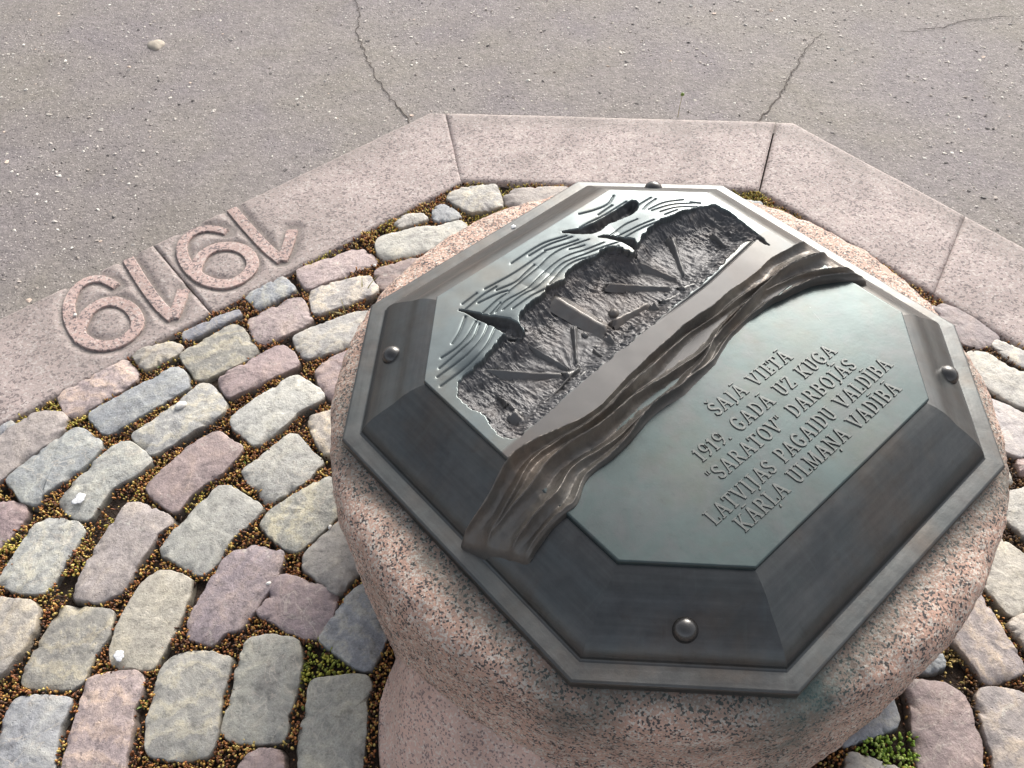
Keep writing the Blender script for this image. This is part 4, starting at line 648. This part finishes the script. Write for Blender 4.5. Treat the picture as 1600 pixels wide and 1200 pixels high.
# raised ribs, bars and boulders in the dug-out harbour
for k, (pa, pb, w1, w2) in enumerate(RIBS):
    pa, pb = np.array(pa), np.array(pb); L = np.linalg.norm(pb-pa); n = 14; d = (pb-pa)/L; nn = np.array([-d[1], d[0]]); top = PT-.033 if k != 3 else PT-.022
    pf = [(-4.0, -.026), (-2.2, -.015), (-.8, -.004), (0, 0.), (.6, -.004), (1.5, -.014), (3.2, -.026)]; G = []
    for i in range(n):
        t = i/(n-1); w = (w1+(w2-w1)*t)*1.0; c = pa+(pb-pa)*t+nn*.004*vnoise(np.array([t*3+k]), np.array([k*5.]))[0]
        e = .0 if 0 < i < n-1 else -.03
        w *= .62
        G.append([[*(c+nn*a*w), top+.016*(1-t)**2+z+e*(1 if abs(a) < 1 else 0)+.0015*math.sin(i*2.1+k)] for a, z in pf])
    mesh_obj('rib', np.array(G).reshape(-1, 3)*U, grid_faces(n, len(pf)), M_bar, relief)
for k, (bx, by, r) in enumerate(BOULDERS):
    a = np.arange(14)/14*2*math.pi; G = []
    for e in (0, .25, .5, .75, .95):
        rr = r*math.cos(e*math.pi/2)*(1+.15*vnoise(np.cos(a)*2+k*3, np.sin(a)*2)); G.append(np.c_[bx+rr*np.cos(a), by+rr*np.sin(a), np.full(14, PT-.054+r*1.2*math.sin(e*math.pi/2))])
    G = np.array(G).transpose(1, 0, 2); mesh_obj('boulder', G.reshape(-1, 3)*U, grid_faces(14, 5, True), M_bar, relief)
# wave band across the whole plaque
NU, NV = 520, 110
up = resample(chaikin(BAND_UP, 3), NU); lo = resample(chaikin(BAND_LO, 3), NU)
v = np.linspace(0, 1, NV); s = np.linspace(0, 1, NU)
jag = .010*fbm(s*9, s*0+2., 3); jag2 = .014*fbm(s*11, s*0+8., 3)
up = up+np.c_[jag*0, jag]; lo = lo+np.c_[jag2*0, jag2]
Q = up[:, None]*(1-v)[None, :, None]+lo[:, None]*v[None, :, None]
x, y = Q[..., 0], Q[..., 1]; ss = octs(x, y); base = np.where(ss < S1, PT, prof_z(ss))
# let the band fall smoothly over the plate edge
sm = np.interp(ss, [0, .64, .70, .735, .77, .80, .84, .88, .92, .95, 1., 1.1], [PT, PT+.004, PT+.003, PT-.003, PT-.018, PT-.034, PT-.062, PT-.090, PT-.128, .024, .003, 0.]); base = np.maximum(base, sm)
cr = [(.05, 0., 1.1, .085), (.28, .10, .95, .08), (.50, .13, 1.15, .085), (.72, .10, .85, .075), (.90, .04, .8, .07)]
hh = np.zeros_like(x)
vw = v[None]+.02*fbm(x*14, y*14, 3)
for i, (c0, am, A, w) in enumerate(cr):
    c = c0+am*np.sin(s*7.+i*1.9)+am*.6*np.sin(s*13+i*2.7)+.012*fbm(s*10, s*0+i*5, 2); A_ = A*(.55+.75*np.clip(.5+.5*np.sin(s*13+i*2.3)+.5*fbm(s*7, s*0+i*9., 2), 0, 1.2))
    dv = vw-c[:, None]; pk = np.where(dv < 0, np.exp(dv/w*1.1), np.exp(-(dv/(w*.62)))); hh = np.maximum(hh, A_[:, None]*pk)
hh = hh*.046-.006+.0030*fbm(x*34, y*46, 4)
ef = np.minimum(v, 1-v)[None]; hh = hh-.045*sstep(.035, .0, ef)
en = np.minimum(s, 1-s)[:, None]; hh = hh*sstep(0, .05, en)-.06*sstep(.022, 0, en)
mesh_obj('wave_band', np.stack([x*U, y*U, (base+hh)*U], -1).reshape(-1, 3), grid_faces(NU, NV), M_band, plq)
# rivets on the four short sides
for k in range(4):
    a = math.pi/4+k*math.pi/2; s_ = .868; d_ = (s_+tof(s_))/math.sqrt(2)
    c = np.array([d_*math.cos(a), d_*math.sin(a), prof_z(s_)])*U; R_ = .0175
    e = np.linspace(0, 1, 14); A = np.arange(32)/32*2*math.pi
    G = []
    for t in e:
        ph = t*math.pi/2; G.append(np.c_[R_*np.cos(ph)*np.cos(A), R_*np.cos(ph)*np.sin(A), np.full(32, -.004+.0165*np.sin(ph))])
    G[0][:, 2] = -.012
    G = np.array(G).transpose(1, 0, 2).reshape(-1, 3)
    o = mesh_obj('rivet', G, grid_faces(32, 14, True), M_riv, plq); o.location = c; o.rotation_euler = (0, math.radians(33), a)

# ---------------------------------------------------------------- raised inscription
def arc(cx, cy, rx, ry, a0, a1, n=11): a = np.radians(np.linspace(a0, a1, n)); return np.c_[cx+rx*np.cos(a), cy+ry*np.sin(a)]
TK, TN = .19, .10
def glyph(ch):
    B = []; w = .7
    st = lambda x0, y0, x1, y1, t=TK: B.append((np.array([(x0, y0), (x1, y1)], float), t))
    cv = lambda P, t=TK: B.append((np.asarray(P), t))
    sf = lambda x, y, h=.17: st(x-h, y, x+h, y, .085)
    b = {'Š': 'S', 'Ā': 'A', 'Ī': 'I', 'Ģ': 'G', 'Ļ': 'L', 'Ņ': 'N'}.get(ch, ch)
    if b == 'S':
        w = .56; cv(np.vstack([arc(.28, .74, .19, .2, 25, 250), arc(.29, .26, .20, .21, 80, -155)]), .16); st(.47, .72, .47, .92, .07); st(.08, .08, .08, .3, .07)
    elif b == 'A': w = .78; st(.12, .04, .39, .98, TN); st(.39, .98, .66, .04); st(.22, .34, .56, .34, .09); sf(.12, .04, .13); sf(.66, .04, .15)
    elif b == 'J': w = .46; st(.26, .96, .26, .1); cv(arc(.08, .1, .18, .22, 0, -100), .12); sf(.26, .96)
    elif b == 'V': w = .76; st(.12, .96, .38, .02); st(.38, .02, .64, .96, TN); sf(.12, .96, .15); sf(.64, .96, .13)
    elif b == 'I': w = .4; st(.2, .04, .2, .96); sf(.2, .04); sf(.2, .96)
    elif b == 'E': w = .6; st(.2, .04, .2, .96); st(.06, .04, .54, .04, .09); st(.06, .96, .52, .96, .09); st(.2, .5, .42, .5, .09); st(.53, .04, .53, .24, .07); st(.51, .76, .51, .96, .07); st(.42, .4, .42, .6, .06)
    elif b == 'T': w = .66; st(.33, .04, .33, .96); st(.04, .96, .62, .96, .1); sf(.33, .04); st(.05, .76, .05, .96, .07); st(.61, .76, .61, .96, .07)
    elif b == 'G': w = .72; cv(arc(.36, .5, .28, .46, 48, 312, 16), .17); st(.56, .1, .56, .44, .15); sf(.56, .44, .13); st(.55, .74, .55, .94, .07)
    elif b == 'D': w = .72; st(.2, .04, .2, .96); cv(np.vstack([[(.08, .95)], arc(.32, .5, .28, .45, 88, -88, 15), [(.08, .05)]]), .13)
    elif b == 'U': w = .72; cv(np.vstack([[(.17, .96)], arc(.36, .3, .19, .27, 180, 360, 11), [(.55, .96)]]), .15); sf(.17, .96, .15); sf(.56, .96, .13)
    elif b == 'Z': w = .62; st(.07, .95, .55, .95, .1); st(.52, .92, .1, .06, .17); st(.07, .05, .57, .05, .1); st(.08, .76, .08, .95, .07); st(.56, .05, .56, .25, .07)
    elif b == 'K': w = .74; st(.18, .04, .18, .96); st(.24, .46, .58, .95, TN); st(.3, .54, .62, .05, .17); sf(.18, .04, .15); sf(.18, .96, .15); sf(.6, .95, .12); sf(.63, .04, .12)
    elif b == 'R': w = .72; st(.18, .04, .18, .96); cv(np.vstack([[(.08, .95)], arc(.34, .73, .18, .22, 88, -88), [(.2, .5)]]), .13); st(.36, .5, .6, .06, .16); sf(.18, .04, .15); sf(.63, .04, .1)
    elif b == 'P': w = .62; st(.18, .04, .18, .96); cv(np.vstack([[(.08, .95)], arc(.33, .71, .19, .24, 88, -88), [(.2, .46)]]), .13); sf(.18, .04, .16)
    elif b == 'B': w = .68; st(.18, .04, .18, .96); cv(np.vstack([[(.08, .95)], arc(.32, .74, .17, .21, 88, -88), [(.2, .53)]]), .13); cv(np.vstack([[(.2, .51)], arc(.34, .28, .2, .23, 88, -88), [(.08, .05)]]), .13)
    elif b == 'O': w = .74; cv(arc(.37, .5, .27, .46, 0, 360, 22), .16)
    elif b == 'L': w = .6; st(.18, .04, .18, .96); st(.06, .05, .54, .05, .09); st(.54, .05, .54, .27, .07); sf(.18, .96)
    elif b == 'M': w = .94; st(.14, .04, .16, .96, TN); st(.18, .94, .46, .08, .15); st(.46, .08, .74, .94, TN); st(.77, .96, .79, .04); sf(.14, .04, .12); sf(.79, .04, .13); sf(.14, .96, .1); sf(.79, .96, .12)
    elif b == 'N': w = .8; st(.16, .04, .16, .96, TN); st(.16, .94, .62, .06, .17); st(.63, .04, .63, .96, TN); sf(.16, .04, .13); sf(.63, .96, .13); sf(.13, .96, .1)
    elif b == '1': w = .42; st(.23, .04, .23, .96); st(.23, .94, .07, .78, .09); sf(.23, .04, .16)
    elif b == '9': w = .58; cv(np.vstack([arc(.28, .68, .19, .26, 20, 380, 18), arc(.08, .42, .39, .40, 25, -75, 8)]), .14)
    elif b == '.': w = .26; st(.06, .07, .2, .07, .15)
    elif b == '"': w = .34; st(.09, .96, .08, .72, .09); st(.24, .96, .23, .72, .09)
    if ch in 'ĀĪ': st(w*.5-.17, 1.15, w*.5+.17, 1.15, .085)
    if ch == 'Š': st(.14, 1.24, .29, 1.10, .07); st(.44, 1.24, .29, 1.10, .07)
    if ch in 'ĢĻŅ': st(w*.5, -.12, w*.5-.06, -.27, .10)
    return B, w
def letter_mesh(B, sc, sx, hgt):
    V, F = [], []
    for q, (P, t) in enumerate(B):
        P = np.asarray(P)*[sx, 1]*sc; tt = t*sc; d = np.gradient(P, axis=0); d /= np.linalg.norm(d, axis=1)[:, None]+1e-9; nn = np.c_[-d[:, 1], d[:, 0]]; z = hgt+q*2.5e-5
        b0 = len(V); n = len(P)
        for i in range(n):
            e = (-1 if i == 0 else 1 if i == n-1 else 0)
            for a, zz, ex in ((-.60, -.0006, .12), (-.40, z, -.04), (.40, z, -.04), (.60, -.0006, .12)): V.append([*(P[i]+nn[i]*a*tt+d[i]*e*ex*tt), zz])
        F += (grid_faces(n, 4)+b0).tolist(); F += [[b0, b0+1, b0+2, b0+3], [b0+(n-1)*4+k for k in (3, 2, 1, 0)]]
    return V, F
CAP = .053*U; lcache = {}
for txt, a, b in TEXT:
    a, b = np.array(a)*U, np.array(b)*U; L = np.linalg.norm(b-a); gl = [(c, *glyph(c)) if c != ' ' else (c, None, .5) for c in txt]
    tot = sum(w+.07 for _, _, w in gl)-.07; sx = L/(tot*CAP); d = (b-a)/L; rot = math.atan2(d[1], d[0]); u_ = 0.
    for c, B, w in gl:
        if B is not None:
            key = (c, round(sx, 3)); V, F = letter_mesh(B, CAP, sx, .0014)
            o = mesh_obj('letter', V, F, M_let, text_panel, smooth=False); p_ = a+d*u_*CAP*sx; o.location = (p_[0], p_[1], PT*U+.0003); o.rotation_euler = (0, 0, rot)
        u_ += w+.07

# ---------------------------------------------------------------- small things lying about
def lump(name, x, y, z, r, h, mat, seed, n=20, m=7, rough=.18, el=1.3):
    a = np.arange(n)/n*2*math.pi; G = []
    k = 1+rough*2*fbm(np.cos(a)*1.6+seed, np.sin(a)*1.6+seed*3, 3)
    for e in np.linspace(-.25, 1, m):
        c, s_ = math.cos(e*math.pi/2), math.sin(e*math.pi/2); G.append(np.c_[r*el*c*k*np.cos(a), r*c*k*np.sin(a), np.full(n, h*s_)])
    G = np.array(G).transpose(1, 0, 2); o = mesh_obj(name, G.reshape(-1, 3), grid_faces(n, m, True), mat); o.location = (x, y, z); o.rotation_euler = (0, 0, seed); return o
sp = SPOTS
tag(lump('pebble', *sp['pebble'][0], .0085, .0095, .006, M_white, .6), 'smooth white pebble lying on a long pale grey cobble', 'pebble')
tag(lump('pebble', *sp['bigpebble'][0], -.007, .026, .012, mat_simple('tan_stone', (.42, .37, .30), .8, 90., .5, .001), 2.2), 'larger pale tan pebble sunk in the asphalt far from the kerb', 'pebble')
tag(lump('bird_dropping', *sp['dropping'][0], .0082, .010, .0006, M_drop, 1.1, 36, 5, .34), 'soft white bird dropping smeared on a grey green cobble near the left edge', 'dropping')
tag(lump('bird_dropping', *sp['dropping'][1], .0078, .0098, .0010, M_drop, 3.1, 40, 5, .30, 1.1), 'bright white bird dropping on the end of a cream cobble', 'dropping')
chl = ['tiny white grit chip by the square purple cobble', 'tiny white grit chip between two cobbles beside the bollard', 'tiny white grit chip at the corner of a speckled cobble near the kerb', 'tiny white grit chip inside the upper numeral nine', 'tiny white grit chip on the lower numeral nine']
for k, q in enumerate(sp['chip']): tag(lump('grit_chip', *q, (.003, .004, .005, -.006, .004)[k], .0038, .0035, M_white, k+.4, 10, 5), chl[k], 'chip', 'white chips on the paving')
def plant(name, x, y, nb, ln, wd, mat, seed, spread=.9, z=-.012):
    r = np.random.RandomState(seed); V, F = [], []
    for b in range(nb):
        a = r.rand()*6.28; l = ln*(.6+.6*r.rand()); b0 = len(V); dr = np.array([math.cos(a), math.sin(a)]); pn = np.array([-dr[1], dr[0]])
        for i in range(5):
            t = i/4; c = dr*l*spread*t**1.3; zz = l*(.9*t-.35*t*t*spread); w = wd*math.sin(math.pi*min(.18+t*.82, 1))*.5+1e-5
            V += [[*(c+pn*w), zz], [*c, zz-.0006], [*(c-pn*w), zz]]
        F += (grid_faces(5, 3)+b0).tolist()
    o = mesh_obj(name, V, F, mat); o.location = (x, y, z); return o
sl_ = ['green seedling under the small cream cobble beside the kerb', 'green seedling at the end of a long dusty pink cobble', 'bright green seedling at the tip of the orange striped cobble', 'green seedling between pink and pale cobbles at the bottom', 'yellowish seedling at the kerb joint by the upper nine', 'small green tuft below the cream cobble with white dropping']
for k, q in enumerate(sp['seedling']): tag(plant('seedling', *q, 9, (.018, .017, .012, .013, .010, .010)[k], .0045, M_leaf, k+3), sl_[k], 'seedling', 'seedlings in the joints')
tag(plant('grass_blade', *sp['grass'][0], 2, .06, .0028, M_dry, 12, 1.1), 'long dry grass blade arching over a white cobble', 'grass')
tag(plant('grass_blade', *sp['grass'][1], 5, .035, .0022, M_dry, 14, 1.1), 'short dry grass tuft in the mossy joint below the arching blade', 'grass')
x, y = sp['sprout'][0]; spr = link(bpy.data.objects.new('bud_stem', None)); spr.location = (x, y+.008, -.006); tag(spr, 'thin stem with a green bud growing at the outer kerb edge', 'plant')
a = np.arange(6)/6*2*math.pi
mesh_obj('stem', np.array([[[.0008*math.cos(q)+.003*t*t, .0008*math.sin(q), .075*t] for t in np.linspace(0, 1, 6)] for q in a]).reshape(-1, 3), grid_faces(6, 6, True), M_dry, spr)
bud = lump('bud', .003, 0, .076, .0055, .006, M_leaf, .5, 12, 7, .1, 1.); bud.parent = spr
tag(lump('speck', 0, 0, 0, .0045, .0015, M_drop, 1.9, 14, 5, .4), 'white speck stuck on the plaque rim at the upper left', 'speck').location = (PLAQUE_SPECK[0][0]*U*ca-PLAQUE_SPECK[0][1]*U*sa, PLAQUE_SPECK[0][0]*U*sa+PLAQUE_SPECK[0][1]*U*ca, PZ+.001)
